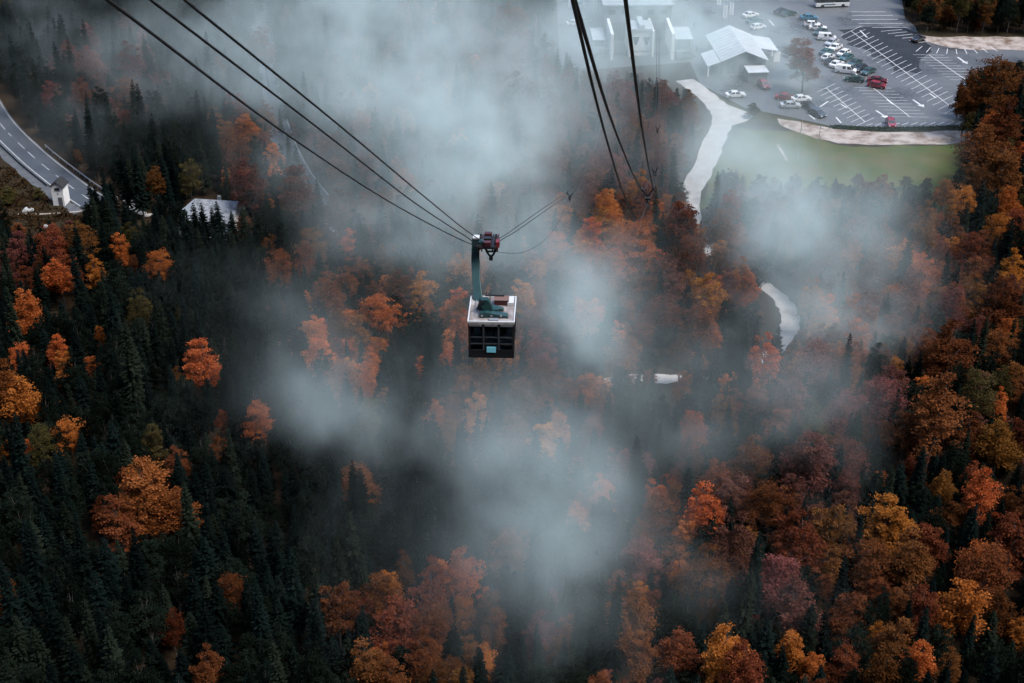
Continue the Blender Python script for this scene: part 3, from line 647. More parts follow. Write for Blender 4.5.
def spreader(a, b, label, k=1.0):
    c = (a + b) / 2; e = empty('rope_spreader', c - Vector((0, 0, .62 * k))); tag(e, label, 'rope carrier', 'rope spreaders'); o = e.location
    for p in (a, b):
        q = p - o; MB().box((q.x, q.y, q.z), (.09 * k, .30 * k, .12 * k)).build('clamp', M['iron'], e)
        MB().tube([q, q * .45 + Vector((0, 0, .06 * k)), Vector((0, 0, .1 * k))], [.05 * k, .05 * k, .06 * k], 6).build('arm', M['iron'], e)
    MB().tube([Vector((-.13 * k, 0, .02)), Vector((.13 * k, 0, .02))], .11 * k, 10).build('roller', M['iron'], e)
    MB().box((0, 0, -.14 * k), (.07 * k, .12 * k, .26 * k)).build('hook', M['iron'], e)
spreader(tL2[11], tL1[11], 'small dark rope spreader on the ropes just beyond the cabin', 1.25)
spreader(tL2[12], tL1[12], 'faint rope spreader furthest along the left ropes in mist', 1.1)
spreader(tR1[6], tR2[6], 'nearest dark rope spreader on the empty right track', 1.0)
spreader(tR1[8], tR2[8], 'second rope spreader on the right track, small and dark', 1.25)
spreader(tR1[9], tR2[9], 'faint furthest rope spreader on the right track in mist', 1.3)

# ------------------------------------------------------------------ the cabin
cw, cl, chh = 2.86, 3.30, 2.50
p0 = D(492.3, 358, 91.0 - 1.6)            # front bottom centre
cb = empty('cable_car', (p0.x, p0.y + cl / 2, p0.z), R(-2.2)); tag(cb, 'dark cable car cabin hanging from ropes by a teal arm', 'cable car')
hw, hl = cw / 2, cl / 2
MB().box((0, 0, .11), (cw, cl, .22)).build('floor', M['cabin_dark'], cb, bevel=.03)
ro = MB().box((0, 0, chh), (cw + .06, cl + .06, .12)).build('roof', M['cabin_roof'], cb)
for s in (-1, 1):
    MB().box((s * (hw + .0), 0, chh + .09), (.075, cl + .1, .10)).build('roof_rim', M['cabin_rim'], ro); MB().box((0, s * (hl + .0), chh + .09), (cw - .085, .075, .095)).build('roof_rim', M['cabin_rim'], ro)
    for t in (-1, 1): MB().box((s * (hw - .07), t * (hl - .07), 1.35), (.14, .14, 2.28)).build('corner_post', M['cabin_dark'], cb)
for s in (-1, 1):   # front and rear: three bays
    y = s * (hl - .05)
    MB().box((0, y, 2.36), (cw - .29, .10, .26)).build('header', M['cabin_dark'], cb)
    MB().box((0, y, .40), (cw - .29, .09, .36)).build('lower_panel', M['cabin_dark'], cb)
    for x in (-.47, .47): MB().box((x, y, 1.40), (.10, .14, 1.64)).build('mullion', M['frame'], cb)
    for x in (-.97, 0, .97): 
        MB().box((x, y, 1.40), (.84 if x else .80, .03, 1.62)).build('window', M['cabin_glass'], cb)
        for zr in (1.02, 1.48): MB().box((x, y + s * .03, zr), (.84 if x else .82, .05, .06)).build('window_bar', M['frame'], cb)
        MB().box((x, y - s * .10, 1.12), (.84 if x else .80, .05, .06)).build('hand_rail', M['galv'], cb)
        MB().box((x, y + s * .075, 2.36), (.80, .04, .14)).build('vent', M['dark_wall'], cb)
for s in (-1, 1):   # sides: four bays
    x = s * (hw - .05)
    MB().box((x, 0, 2.36), (.10, cl - .29, .26)).build('header', M['cabin_dark'], cb)
    MB().box((x, 0, .40), (.09, cl - .29, .36)).build('lower_panel', M['cabin_dark'], cb)
    for y in (-.86, 0, .86): MB().box((x, y, 1.40), (.10, .11, 1.64)).build('mullion', M['cabin_dark'], cb)
    for y in (-1.27, -.43, .43, 1.27): MB().box((x, y, 1.40), (.03, .72, 1.62)).build('window', M['cabin_glass'], cb)
    MB().box((x - s * .35, 0, .62), (.4, cl - .8, .08)).build('bench', M['seat'], cb)
MB().box((0, -hl - .03, .62), (.58, .04, .40)).build('sign', M['sign_blue'], cb, bevel=.01)
MB().box((0, 0, 1.55), (.09, .09, 1.9)).build('grab_pole', M['galv'], cb)
MB().box((0, 0, .235), (cw - .3, cl - .3, .02)).build('floor_brightener', M['floor_brightener'], cb)  # pale sheet added to brighten the interior seen through the windows
z0 = chh + .07
# arm: swept box section, cabin coordinates (carriage sits up and to the left)
top = D(483, 245, CZ) - Vector((p0.x, p0.y + cl / 2, p0.z)); top.rotate(Matrix.Rotation(R(2.2), 3, 'Z'))
AX = top.x - .47
arm = [Vector((AX + .02, top.y, top.z + .52)), Vector((AX, top.y, top.z + .1)), Vector((AX, top.y * .9, top.z - 1.0)), Vector((AX + .13, top.y * .6, top.z - 2.2)), Vector((AX + .42, top.y * .2 - .1, top.z - 3.2)), Vector((AX + .74, -.5, z0 + .85)), Vector((AX + 1.0, -.62, z0 + .30))]
ap = smooth_path(arm, 6); q = MB(); n = len(ap)
for i, p in enumerate(ap):
    t = (ap[min(i + 1, n - 1)] - ap[max(i - 1, 0)]).normalized(); sd = Vector((0, 1, 0)); nn = t.cross(sd).normalized(); w = .235 + .07 * (i / n); 
    q.v += [tuple(p + sd * a * .20 + nn * b * w) for a, b in ((-1, -1), (1, -1), (1, 1), (-1, 1))]
for i in range(n - 1):
    for k in range(4): q.f.append((4 * i + k, 4 * i + (k + 1) % 4, 4 * i + 4 + (k + 1) % 4, 4 * i + 4 + k))
q.f.append((0, 1, 2, 3)); q.f.append(tuple(4 * n - 4 + k for k in range(4)))
hg = q.build('hanger_arm', M['hanger'], cb, bevel=.03)
MB().box((AX + .04, top.y, top.z + .56), (.42, .42, .10)).build('arm_cap', M['cabin_rim'], hg)
MB().prism([(-.75, z0), (1.05, z0), (.98, z0 + .16), (.3, z0 + .27), (-.35, z0 + .40), (-.72, z0 + .30)], -1.12, -.66, 'y').build('bracket', M['hanger'], cb, bevel=.03)
MB().prism([(-.75, z0), (.75, z0), (.65, z0 + .18), (-.35, z0 + .40), (-.72, z0 + .30)], -.25, .1, 'y').build('bracket', M['hanger'], cb, bevel=.03)
MB().box((-.05, -.455, z0 + .2), (.9, .40, .3)).build('bracket_web', M['hanger'], cb)
for x in (-.6, .0, .6): MB().tube([(x, -1.15, z0 + .16), (x, -1.10, z0 + .16)], .07, 8).build('bolt', M['galv'], cb)
MB().box((.55, .85, z0 + .17), (.9, .62, .34)).build('equipment_box', M['purple'], cb, bevel=.02)
MB().box((.55, .85, z0 + .36), (.94, .66, .04)).build('box_lid', M['brown'], cb)
MB().box((1.12, .95, z0 + .12), (.40, .9, .24)).build('roof_unit', M['cabin_rim'], cb, bevel=.02)
MB().box((.15, -1.39, z0 + .05), (.58, .30, .10)).build('roof_hatch', M['galv'], cb, bevel=.02)
MB().tube([(-.2, 1.1, z0), (-.2, 1.1, z0 + .55)], .03, 6).build('antenna', M['iron'], cb); MB().box((.1, 1.1, z0 + .42), (1.2, .10, .08)).build('roof_rail', M['iron'], cb)
MB().box((-1.05, .4, z0 + .03), (.05, 2.6, .06)).build('roof_rail', M['galv'], cb)
# carriage with its wheels
cg = empty('carriage', (0, 0, 0), 0, cb); cg.location = top + Vector((.10, 0, 0)); cg.scale = (1.42, 1.15, 1.1)
MB().box((.12, 0, .18), (.96, 1.5, .14)).build('frame', M['iron'], cg, bevel=.02)
for x in (-.20, .50):
    MB().box((x + .11, 0, .16), (.06, 1.7, .30)).build('side_plate', M['purple'], cg); MB().box((x - .11, 0, .16), (.06, 1.7, .30)).build('side_plate', M['iron'], cg)
    for k in range(5): w = MB().tube([(x - .05, -.70 + k * .35, .20), (x + .05, -.70 + k * .35, .20)], .16, 12).build('wheel', M['rubber'], cg)
for y, m_ in ((-.62, 'purple'), (-.1, 'iron'), (.5, 'purple')): MB().box((.15, y, .42), (.34, .30, .26)).build('drive_box', M[m_], cg, bevel=.02)
MB().box((.62, -.55, .40), (.16, .4, .34)).build('brake', M['red'], cg); MB().box((-.12, -.5, .44), (.2, .35, .2)).build('brake', M['hanger'], cg)
MB().tube([(-.45, 0, .12), (.7, 0, .12)], .10, 10).build('axle', M['hanger'], cg)
MB().tube([(.02, -.3, .05), (.18, -.3, -.42), (.30, -.3, -.62)], [.06, .05, .05], 6).build('haul_clamp_arm', M['iron'], cg)
MB().tube([(.58, -.3, .05), (.42, -.3, -.42), (.30, -.3, -.62)], [.06, .05, .05], 6).build('haul_clamp_arm', M['iron'], cg)
MB().box((.30, -.3, -.66), (.16, .34, .20)).build('haul_clamp', M['iron'], cg)
MB().box((.3, -.3, -.25), (.5, .08, .08)).build('cross_bar', M['hanger'], cg)

# ------------------------------------------------------------------ tree prototypes
def spruce_mesh(H, Rb, seed, m, sparse=1.0):
    r = np.random.default_rng(seed); Q = []; T_ = []; z = H * r.uniform(.12, .2)
    while z < H - .25:
        f = (z / H); rr = Rb * (1 - f) ** .74 * r.uniform(.68, 1.18) + .12; nb = int(r.integers(6, 9)) if f < .85 else 5; a0 = r.uniform(0, 6.28)
        for k in range(nb):
            if r.random() > sparse: continue
            a = a0 + k * 6.283 / nb + r.normal() * .16; L = rr * r.uniform(.72, 1.15); d = np.array([math.cos(a), math.sin(a), 0]); s = np.array([-d[1], d[0], 0])
            ns = max(3, int(L / .27)); dr = -.28 - .35 * (1 - f)
            bt = r.uniform(0, .45)
            for i in range(ns):
                t0, t1 = i / ns, (i + 1.25) / ns; w = (.13 + .36 * math.sin(min(1, t0 * .8 + .25) * math.pi) * min(1, L / 1.5)) * r.uniform(.75, 1.25)
                za = z + dr * L * t0 + .22 * L * t0 * t0; zb = z + dr * L * t1 + .22 * L * t1 * t1
                p, q = d * L * t0 + [0, 0, za], d * L * t1 + [0, 0, zb]
                for sg in (-1, 1):
                    tip = sg * s * w + np.array([0, 0, -w * r.uniform(.35, .8)])
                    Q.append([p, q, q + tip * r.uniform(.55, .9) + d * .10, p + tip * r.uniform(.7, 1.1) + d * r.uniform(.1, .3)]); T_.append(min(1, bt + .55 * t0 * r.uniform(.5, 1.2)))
        z += r.uniform(.34, .54)
    for k in range(8):
        a = k * .785; d = np.array([math.cos(a), math.sin(a), 0]); p = np.array([0, 0, H]); Q.append([p, p + d * .16 - [0, 0, .5], p + d * .08 - [0, 0, .8], p - [0, 0, .5]]); T_.append(.7)
    return mesh_from_quads('crown', np.array(Q), np.array(T_), m)
def broad_mesh(H, Rb, seed, m, nleaf=7600, size=.30):
    """ragged crown of a few leaning lobes, each a spray of small leaf clumps; returns crown mesh and clump centres"""
    r = np.random.default_rng(seed); lobes = []; nl = int(r.integers(4, 7)); a0 = r.uniform(0, 6.28)
    for k in range(nl):
        a = a0 + k * 6.283 / nl + r.normal() * .35; d = Rb * r.uniform(.28, .52); h = H * r.uniform(.46, .68)
        lobes.append((np.array([math.cos(a) * d, math.sin(a) * d, h]), Rb * r.uniform(.42, .62), H * r.uniform(.20, .30)))
    lobes.append((np.array([r.normal() * .1 * Rb, r.normal() * .1 * Rb, H * .72]), Rb * r.uniform(.45, .58), H * .26))
    cl_ = []
    for c, lr, lh in lobes:
        k = 0; tries = 0
        while k < 11 and tries < 200:
            tries += 1; u = r.normal(size=3); u /= np.linalg.norm(u)
            if u[2] < -.6: continue
            p = c + u * np.array([lr, lr, lh]) * r.uniform(.55, 1.05)
            if all(np.linalg.norm(p - q[0]) > Rb * .19 for q in cl_): cl_.append((p, r.uniform(.13, .29) * Rb, r.uniform(0, .55))); k += 1
    cs = []; ti = []; per = nleaf // len(cl_)
    for p, cr, bt in cl_:
        n = int(per * r.uniform(.5, 1.5)); u = r.normal(size=(n, 3)); u /= np.linalg.norm(u, axis=1)[:, None]
        rad = r.uniform(0, 1, (n, 1)) ** .45 * r.uniform(.75, 1.45, (n, 1)); out = np.array([p[0], p[1], 0]) / (np.hypot(p[0], p[1]) + .3)
        q = p + u * rad * cr * np.array([1.1, 1.1, .62]); q += out * (rad ** 2) * cr * .35 - np.array([0, 0, 1]) * (rad ** 2) * cr * .25
        cs.append(q); ti.append(np.clip(bt + .45 * r.random(n), 0, 1))
    cs = np.concatenate(cs); return mesh_from_quads('crown', leaf_quads(cs, size, r, .55), np.concatenate(ti), m), [c[0] for c in cl_]
def trunk_mesh(H, r0, limbs, seed, m, frac=.97):
    rr = random.Random(seed); b = MB(); k = 7
    pts = [(rr.uniform(-.05, .05) * i, rr.uniform(-.05, .05) * i, -.4 + (H * frac + .4) * i / (k - 1)) for i in range(k)]
    b.tube(pts, [max(.03, r0 * (1 - .9 * i / (k - 1))) for i in range(k)], 7)
    for c in limbs:
        zb = max(H * .22, c[2] - H * rr.uniform(.12, .25)); t = (zb + .4) / (H * frac + .4); i = min(k - 2, int(t * (k - 1)))
        a = Vector(pts[i]).lerp(Vector(pts[i + 1]), t * (k - 1) - i); e = Vector(c); mid = a.lerp(e, .5) + Vector((0, 0, -.15))
        b.tube([a, mid, e], [r0 * .34 * (1 - t * .4), r0 * .22, .025], 5, False)
    return b.mesh('trunk', m)
SPR = []; BRD = []
for i, (H, Rb) in enumerate(((19, 3.0), (17, 3.2), (21, 3.1), (15, 2.7), (18, 3.6), (20, 2.6), (13, 3.0))):
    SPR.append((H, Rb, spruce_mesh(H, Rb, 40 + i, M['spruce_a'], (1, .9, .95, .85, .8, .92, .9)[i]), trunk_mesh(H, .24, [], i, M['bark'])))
for i, (H, Rb) in enumerate(((14, 3.6), (15, 3.3), (13, 3.9), (16, 3.5), (12, 3.2), (15, 4.1))):
    c, l = broad_mesh(H, Rb, 70 + i, M['rust']); BRD.append((H, Rb, c, trunk_mesh(H, .22, l[::4], 20 + i, M['bark_pale'], .8)))

# ------------------------------------------------------------------ where the trees stand
def inside(poly, x, y):
    c = False; n = len(poly); j = n - 1
    for i in range(n):
        xi, yi = poly[i]; xj, yj = poly[j]
        if (yi > y) != (yj > y) and x < (xj - xi) * (y - yi) / (yj - yi) + xi: c = not c
        j = i
    return c
# open ground that is seen: the car park and yard, the roads, the clearing, the roofs
OPEN = [
    [(556, -40), (556, 40), (585, 68), (640, 70), (688, 84), (706, 108), (708, 135), (694, 160), (686, 190), (704, 190), (722, 160), (745, 168), (800, 172), (850, 178), (905, 182), (955, 176), (962, 140), (950, 124), (947, 100), (955, 78), (985, 62), (1050, 56), (1050, 36), (925, 34), (900, 10), (900, -40)],
    [(-40, 60), (-10, 92), (6, 110), (40, 143), (75, 180), (74, 205), (72, 216), (20, 222), (-10, 190), (-40, 140)],
    [(186, 203), (200, 197), (238, 207), (230, 221), (200, 214)],
    [(763, 287), (773, 287), (799, 316), (796, 336), (772, 356), (764, 356), (783, 332), (783, 316)],
    [(658, 374), (684, 374), (684, 383), (658, 383)],
    [(326, 208), (334, 210), (352, 228), (344, 230)],
    [(254, 20), (268, 20), (272, 90), (266, 96)],
    [(122, 194), (130, 196), (150, 214), (140, 216)],
]
def rect_clear(p, rad=0.0):
    """ground where no trunk may stand (roads, lot, buildings)"""
    for path, w in ((ra, 4.6), (rb, 2.7), (gr, 2.2)):
        for q in path[::2]:
            if (q.x - p[0]) ** 2 + (q.y - p[1]) ** 2 < (w + rad * .5) ** 2: return True
    for c, w in (((wh.location.x, wh.location.y), 7.5), ((tw.location.x, tw.location.y), 3.5)):
        if (c[0] - p[0]) ** 2 + (c[1] - p[1]) ** 2 < w * w: return True
    px, py, _ = proj((p[0], p[1], 0)); return inside(lot_pix, px, py) or inside(OPEN[0], px, py)
def blocks(p, H, rad):
    for f, k in ((.0, .1), (.3, .75), (.55, .9), (.75, .7), (.9, .4), (1.0, .0)):
        for s in (-1, 0, 1):
            px, py, _ = proj((p[0] + s * rad * k, p[1], H * f))
            for o in OPEN:
                if inside(o, px, py): return True
    top_y = proj((p[0], p[1], H))[1]; bx, by, bz = proj((p[0], p[1], H * .3)); rp_ = rad * FPX / bz
    for (sx, sy, sr, sz_, fx, fy) in PROTECT:
        if bz < sz_ and abs(bx - sx) < sr * fx + rp_ * .55 and top_y < sy + sr * fy and by > sy - sr: return True
    return False
PROTECT = []
# zones: (px, py, rx, ry, share of leaf trees, colours)
ZONES = [
    (880, 560, 330, 150, .43, 'rrrrrrom'), (930, 400, 190, 140, .42, 'rrrmmoy'), (990, 200, 90, 130, .48, 'rrroym'), (650, 255, 120, 95, .80, 'rroomo'),
    (520, 405, 90, 60, .62, 'roomr'), (690, 510, 110, 70, .65, 'room'), (400, 310, 120, 75, .42, 'oorr'), (325, 280, 60, 55, .40, 'orr'),
    (420, 610, 80, 70, .5, 'rro'), (150, 500, 60, 60, .16, 'rry'), (20, 390, 60, 60, .16, 'ooy'), (80, 300, 130, 60, .05, 'ooy'),
    (250, 150, 40, 55, .5, 'rom'), (350, 130, 80, 90, .42, 'mmmr'), (110, 65, 60, 45, .34, 'mmm'), (590, 130, 120, 70, .75, 'mmmr'),
    (520, 90, 50, 60, .8, 'mmm'), (850, 310, 130, 90, .7, 'mmro'), (810, 470, 80, 60, .5, 'mmr'), (450, 120, 120, 110, .60, 'mmmro'), (560, 330, 80, 60, .5, 'rmo'),
    (40, 235, 60, 40, .4, 'rmy'), (640, 640, 70, 60, .5, 'rrm'), (960, 15, 120, 40, .75, 'ryydd'), (870, 205, 110, 35, .45, 'rmy'), (760, 210, 80, 60, .6, 'mmr'), (500, 30, 60, 50, .3, 'mr'),
]
CLS = {'d': 'dark_leaf', 'o': 'orange', 'r': 'rust', 'g': 'gold', 'm': 'mauve', 'y': 'olive'}
def leafy(px, py):
    best, zz = .03, 'ryr'
    for (x, y, rx, ry, s, z) in ZONES:
        d = ((px - x) / rx) ** 2 + ((py - y) / ry) ** 2
        v = s * max(0.0, min(1.0, 1.6 - 1.1 * d))
        if v > best: best, zz = v, z
    return best, zz
# crowns that stand out: centre pixel, width in pixels, colour
STAND = [(205, 360, 42, 'o'), (260, 418, 30, 'o'), (60, 275, 36, 'o'), (96, 270, 24, 'o'), (121, 248, 20, 'o'), (160, 264, 30, 'o'), (54, 348, 22, 'o'), (62, 364, 18, 'o'), (24, 398, 52, 'o'), (2, 385, 46, 'g'),
         (100, 336, 12, 'o'), (40, 443, 28, 'y'), (148, 438, 26, 'y'), (142, 487, 58, 'g'), (172, 512, 54, 'g'), (120, 520, 44, 'r'), (222, 420, 16, 'r'), (380, 313, 40, 'o'), (404, 286, 34, 'r'), (327, 292, 34, 'r'),
         (338, 325, 28, 'r'), (366, 365, 26, 'o'), (246, 128, 26, 'o'), (238, 152, 34, 'r'), (250, 180, 44, 'm'), (155, 180, 22, 'r'), (396, 625, 60, 'r'), (430, 588, 46, 'r'), (386, 590, 42, 'r'), (464, 612, 26, 'o'),
         (491, 628, 28, 'r'), (372, 662, 44, 'r'), (172, 628, 26, 'r'), (208, 664, 32, 'r'), (515, 400, 42, 'r'), (543, 380, 40, 'r'), (516, 434, 38, 'r'), (566, 388, 26, 'r'), (692, 428, 32, 'o'), (690, 455, 28, 'r'),
         (680, 542, 40, 'o'), (662, 516, 46, 'r'), (640, 552, 48, 'm'), (704, 508, 46, 'o'), (716, 482, 36, 'r'), (630, 612, 50, 'r'), (640, 655, 34, 'r'), (770, 506, 50, 'r'), (800, 540, 60, 'r'), (832, 528, 46, 'r'),
         (775, 578, 56, 'm'), (800, 604, 50, 'm'), (884, 522, 58, 'o'), (872, 562, 50, 'r'), (842, 612, 44, 'r'), (912, 556, 48, 'r'), (945, 486, 26, 'g'), (984, 492, 42, 'o'), (932, 542, 44, 'r'), (988, 572, 60, 'r'),
         (958, 604, 60, 'o'), (1012, 540, 50, 'r'), (1000, 442, 50, 'g'), (934, 408, 62, 'r'), (905, 430, 46, 'r'), (880, 400, 50, 'm'), (808, 458, 62, 'm'), (758, 400, 32, 'm'), (614, 224, 32, 'o'), (636, 246, 36, 'o'),
         (682, 226, 50, 'r'), (692, 256, 40, 'r'), (712, 292, 40, 'o'), (702, 322, 36, 'r'), (662, 312, 40, 'r'), (522, 98, 40, 'm'), (532, 128, 38, 'm'), (994, 82, 50, 'r'), (968, 96, 34, 'r'), (1006, 168, 56, 'r'), (982, 148, 50, 'r'),
         (1002, 124, 46, 'r'), (882, 188, 22, 'r'), (945, 193, 22, 'g'), (300, 188, 46, 'm'), (265, 45, 30, 'm'), (90, 62, 34, 'm'), (130, 60, 30, 'm'), (805, 63, 38, 'm'), (799, 50, 34, 'm'), (680, 385, 22, 'r'), (590, 505, 30, 'm'), (1002, 300, 46, 'r'), (950, 350, 50, 'r')]
trees = []; cell = {}
def near(x, y, rad, k):
    cx, cy_ = int(x // 8), int(y // 8)
    for i in (-1, 0, 1):
        for j in (-1, 0, 1):
            for (a, b, r_) in cell.get((cx + i, cy_ + j), ()):
                if (a - x) ** 2 + (b - y) ** 2 < (k * (r_ + rad)) ** 2: return True
    return False
def add_tree(x, y, kind, var, s, sz, cls, stand=None):
    H, Rb = (SPR if kind == 's' else BRD)[var][:2]; rad = Rb * s
    cell.setdefault((int(x // 8), int(y // 8)), []).append((x, y, rad)); trees.append(dict(x=x, y=y, kind=kind, var=var, s=s, sz=sz, cls=cls, rot=random.uniform(0, 6.28), H=H * s * sz, R=rad, stand=stand))
for i, (px, py, w, c) in enumerate(STAND):
    var = i % len(BRD); H, Rb = BRD[var][:2]
    p = G(px, py, 9.5)
    for _ in range(3):
        dz = proj(p)[2]; s = w * dz / FPX / 2 / (Rb * 1.02); s = max(.30, min(1.15, s)); zc = H * s * .64; p = G(px, py, zc)
    H2 = max(1.0, min(1.5, 9 / (H * s))) if not (790 < px < 812 and py < 70) else .72
    p = G(px, py, H * s * H2 * .66)
    add_tree(p.x, p.y, 'b', var, s, H2, c, i); PROTECT.append((px, py, w / 2, proj(p)[2], .45, .5))
n_stand = len(trees)
# three spruces in front of the forest house, one before the gravel road
for (px, py, s) in ((184, 207, .66), (194, 203, .66), (202, 202, .58), (212, 207, .5), (218, 200, .66), (230, 209, .5), (780, 326, .50), (773, 335, .42), (963, 78, .5), (974, 66, .6)):
    H = SPR[1][0] * s; p = G(px, py, H); add_tree(p.x, p.y, 's', 1, s, 1.0, 's')
def in_view(t):
    for f in (.2, .6, 1.0):
        px, py, _ = proj((t['x'], t['y'], t['H'] * f))
        if -25 < px < 1049 and -20 < py < 703: return True
    return False
def dart(x, y, small=False):
    if rect_clear((x, y), 1.0): return
    px, py, dz = proj((x, y, 8))
    pl, zz = leafy(px, py)
    if random.random() < pl:
        var = random.randrange(len(BRD)); s = random.uniform(.38, .72) * (.7 if small else 1); sz = random.uniform(1.0, 1.3); kind, cls = 'b', random.choice(zz); k = .62
    else:
        var = random.randrange(len(SPR)); s = random.uniform(.38, .66) * (.7 if small else 1); sz = random.uniform(.72, 1.25); kind = 's'; cls = 's' if random.random() < .75 else 't'; k = .58
        if random.random() < .34: kind, cls, var, s, sz, k = 'b', 'd', random.randrange(len(BRD)), random.uniform(.36, .60) * (.75 if small else 1), random.uniform(1.0, 1.4), .58
    H, Rb = (SPR if kind == 's' else BRD)[var][:2]
    if near(x, y, Rb * s, k): return
    if blocks((x, y), H * s * sz, Rb * s):
        return
    add_tree(x, y, kind, var, s, sz, cls)
for n_ in range(46000):
    y = 82 + 345 * random.random() ** 1.15; hw_ = 26 + y * .40; x = random.uniform(-hw_, hw_)
    dart(x, y, n_ > 32000)
trees_in = []
for t in trees:
    px, py, dz = proj((t['x'], t['y'], t['H'] * .7)); t['px'], t['py'], t['dz'] = px, py, dz; t['vis'] = in_view(t); t['size'] = (FPX / dz) ** 2 * t['R'] * t['H'] * (1.0 if (0 < px < 1024 and 0 < py < 683) else .25)
spr = sorted([t for t in trees if t['kind'] == 's' and t['vis']], key=lambda t: -t['size'] * (1 if t['py'] < 690 else .5))
brd = sorted([t for t in trees if t['kind'] == 'b' and t['vis']], key=lambda t: -(t['size'] + (1e9 if t['stand'] is not None else 0)))
single = {id(t) for t in spr[:300]} | {id(t) for t in brd[:300]}
rest = [t for t in trees if id(t) not in single]
print('TREES', len(trees), 'spruce in view', len(spr), 'leaf trees in view', len(brd), 'rest', len(rest))

# ------------------------------------------------------------------ tree objects
COLS = ['at the left edge', 'near the left edge', 'in the left fifth', 'in the left quarter', 'in the left third', 'left of the middle', 'right of the middle', 'in the right third', 'in the right quarter', 'in the right fifth', 'near the right edge', 'at the right edge']
ROWS = ['at the very top', 'near the top', 'a quarter down', 'above cabin height', 'level with the cabin', 'below cabin height', 'in the lower third', 'near the bottom', 'at the very bottom']
def where(t):
    return COLS[max(0, min(11, int(t['px'] / 1024 * 12)))] + ', ' + ROWS[max(0, min(8, int(t['py'] / 683 * 9)))]
def size_word(t):
    q = t['H']
    if t['kind'] == 's': return 'short' if q < 8.5 else 'mid-sized' if q < 11 else 'tall'
    return 'small' if t['R'] < 1.7 else 'middling' if t['R'] < 2.3 else 'broad'
LOOK = {'d': 'dark green leafy tree', 's': 'dark green spruce', 't': 'olive tinged spruce', 'o': 'bright orange tree', 'r': 'rust brown tree', 'g': 'golden orange tree', 'm': 'dusky red tree', 'y': 'olive brown tree'}
MATS = {'s': 'spruce_a', 't': 'spruce_b', **CLS}
def plant(t):
    H, Rb, cm, tm = (SPR if t['kind'] == 's' else BRD)[t['var']]
    e = empty('spruce_tree' if t['kind'] == 's' else 'beech_tree', (t['x'], t['y'], float(terrain_h(t['x'], t['y'])))); e.rotation_euler = (random.gauss(0, .035), random.gauss(0, .035), t['rot']); e.scale = (t['s'], t['s'], t['s'] * t['sz'])
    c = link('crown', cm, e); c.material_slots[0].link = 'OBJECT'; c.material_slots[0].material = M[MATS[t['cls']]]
    link('trunk', tm, e)
    tag(e, f"{size_word(t)} {LOOK[t['cls']]} {where(t)}", 'tree', 'spruces in the forest' if t['kind'] == 's' else 'autumn trees in the forest')
    return e
planted = {}
for t in trees:
    if id(t) in single: e = plant(t); planted.setdefault(e['label'], []).append((t['px'], e))
NTH = ['leftmost', 'second from left', 'third from left', 'fourth from left', 'fifth from left', 'sixth from left', 'seventh from left', 'eighth from left']
for lb, es in planted.items():
    if len(es) > 1:
        for k, (_, e) in enumerate(sorted(es, key=lambda q: q[0])):
            w = (('left one', 'right one') if len(es) == 2 else NTH)[min(k, 7)]; e['label'] = lb + ', ' + w

# the rest of the forest as one mass: points carrying copies of the same trees
proto = []; key = {}
def proto_for(kind, var, cls):
    k = (kind, var, cls)
    if k not in key:
        H, Rb, cm, tm = (SPR if kind == 's' else BRD)[var]
        m2 = cm.copy(); m2.materials.clear(); m2.materials.append(M[MATS[cls]]); o1 = bpy.data.objects.new('crown_source', m2); o2 = bpy.data.objects.new('trunk_source', tm)
        key[k] = len(proto); proto.append((o1, o2))
    return key[k]
idx = [proto_for(t['kind'], t['var'], t['cls']) for t in rest]
me = bpy.data.meshes.new('distant_forest'); me.from_pydata([(t['x'], t['y'], float(terrain_h(t['x'], t['y']))) for t in rest], [], [])
a = me.attributes.new('pick', 'INT', 'POINT'); a.data.foreach_set('value', idx)
a = me.attributes.new('size', 'FLOAT_VECTOR', 'POINT'); a.data.foreach_set('vector', [c for t in rest for c in (t['s'], t['s'], t['s'] * t['sz'])])
a = me.attributes.new('turn', 'FLOAT_VECTOR', 'POINT'); a.data.foreach_set('vector', [c for t in rest for c in (random.gauss(0, .035), random.gauss(0, .035), t['rot'])])
fo = link('distant_forest', me); tag(fo, 'further trees filling the forest between the nearer ones', 'forest', None, 'stuff')
ng = bpy.data.node_groups.new('forest_copies', 'GeometryNodeTree'); ng.interface.new_socket('Geometry', in_out='INPUT', socket_type='NodeSocketGeometry'); ng.interface.new_socket('Geometry', in_out='OUTPUT', socket_type='NodeSocketGeometry')
N, L = ng.nodes, ng.links; gi = N.new('NodeGroupInput'); go = N.new('NodeGroupOutput')
def named(nm, dt):
    q = N.new('GeometryNodeInputNamedAttribute'); q.data_type = dt; q.inputs[0].default_value = nm; return next(s for s in q.outputs if s.enabled and s.name == 'Attribute')
pk, sz_, tn = named('pick', 'INT'), named('size', 'FLOAT_VECTOR'), named('turn', 'FLOAT_VECTOR')
joins = []
for i, (o1, o2) in enumerate(proto):
    cmp_ = N.new('FunctionNodeCompare'); cmp_.data_type = 'INT'; cmp_.operation = 'EQUAL'
    ins = [s for s in cmp_.inputs if s.enabled]; L.new(pk, ins[0]); ins[1].default_value = i
    for o in (o1, o2):
        oi = N.new('GeometryNodeObjectInfo'); oi.inputs['Object'].default_value = o; oi.inputs['As Instance'].default_value = True
        ip = N.new('GeometryNodeInstanceOnPoints'); L.new(gi.outputs[0], ip.inputs['Points']); L.new(cmp_.outputs[0], ip.inputs['Selection']); L.new(oi.outputs['Geometry'], ip.inputs['Instance'])
        L.new(tn, ip.inputs['Rotation']); L.new(sz_, ip.inputs['Scale']); joins.append(ip)
jn = N.new('GeometryNodeJoinGeometry')
for ip in joins: L.new(ip.outputs[0], jn.inputs[0])
L.new(jn.outputs[0], go.inputs[0])
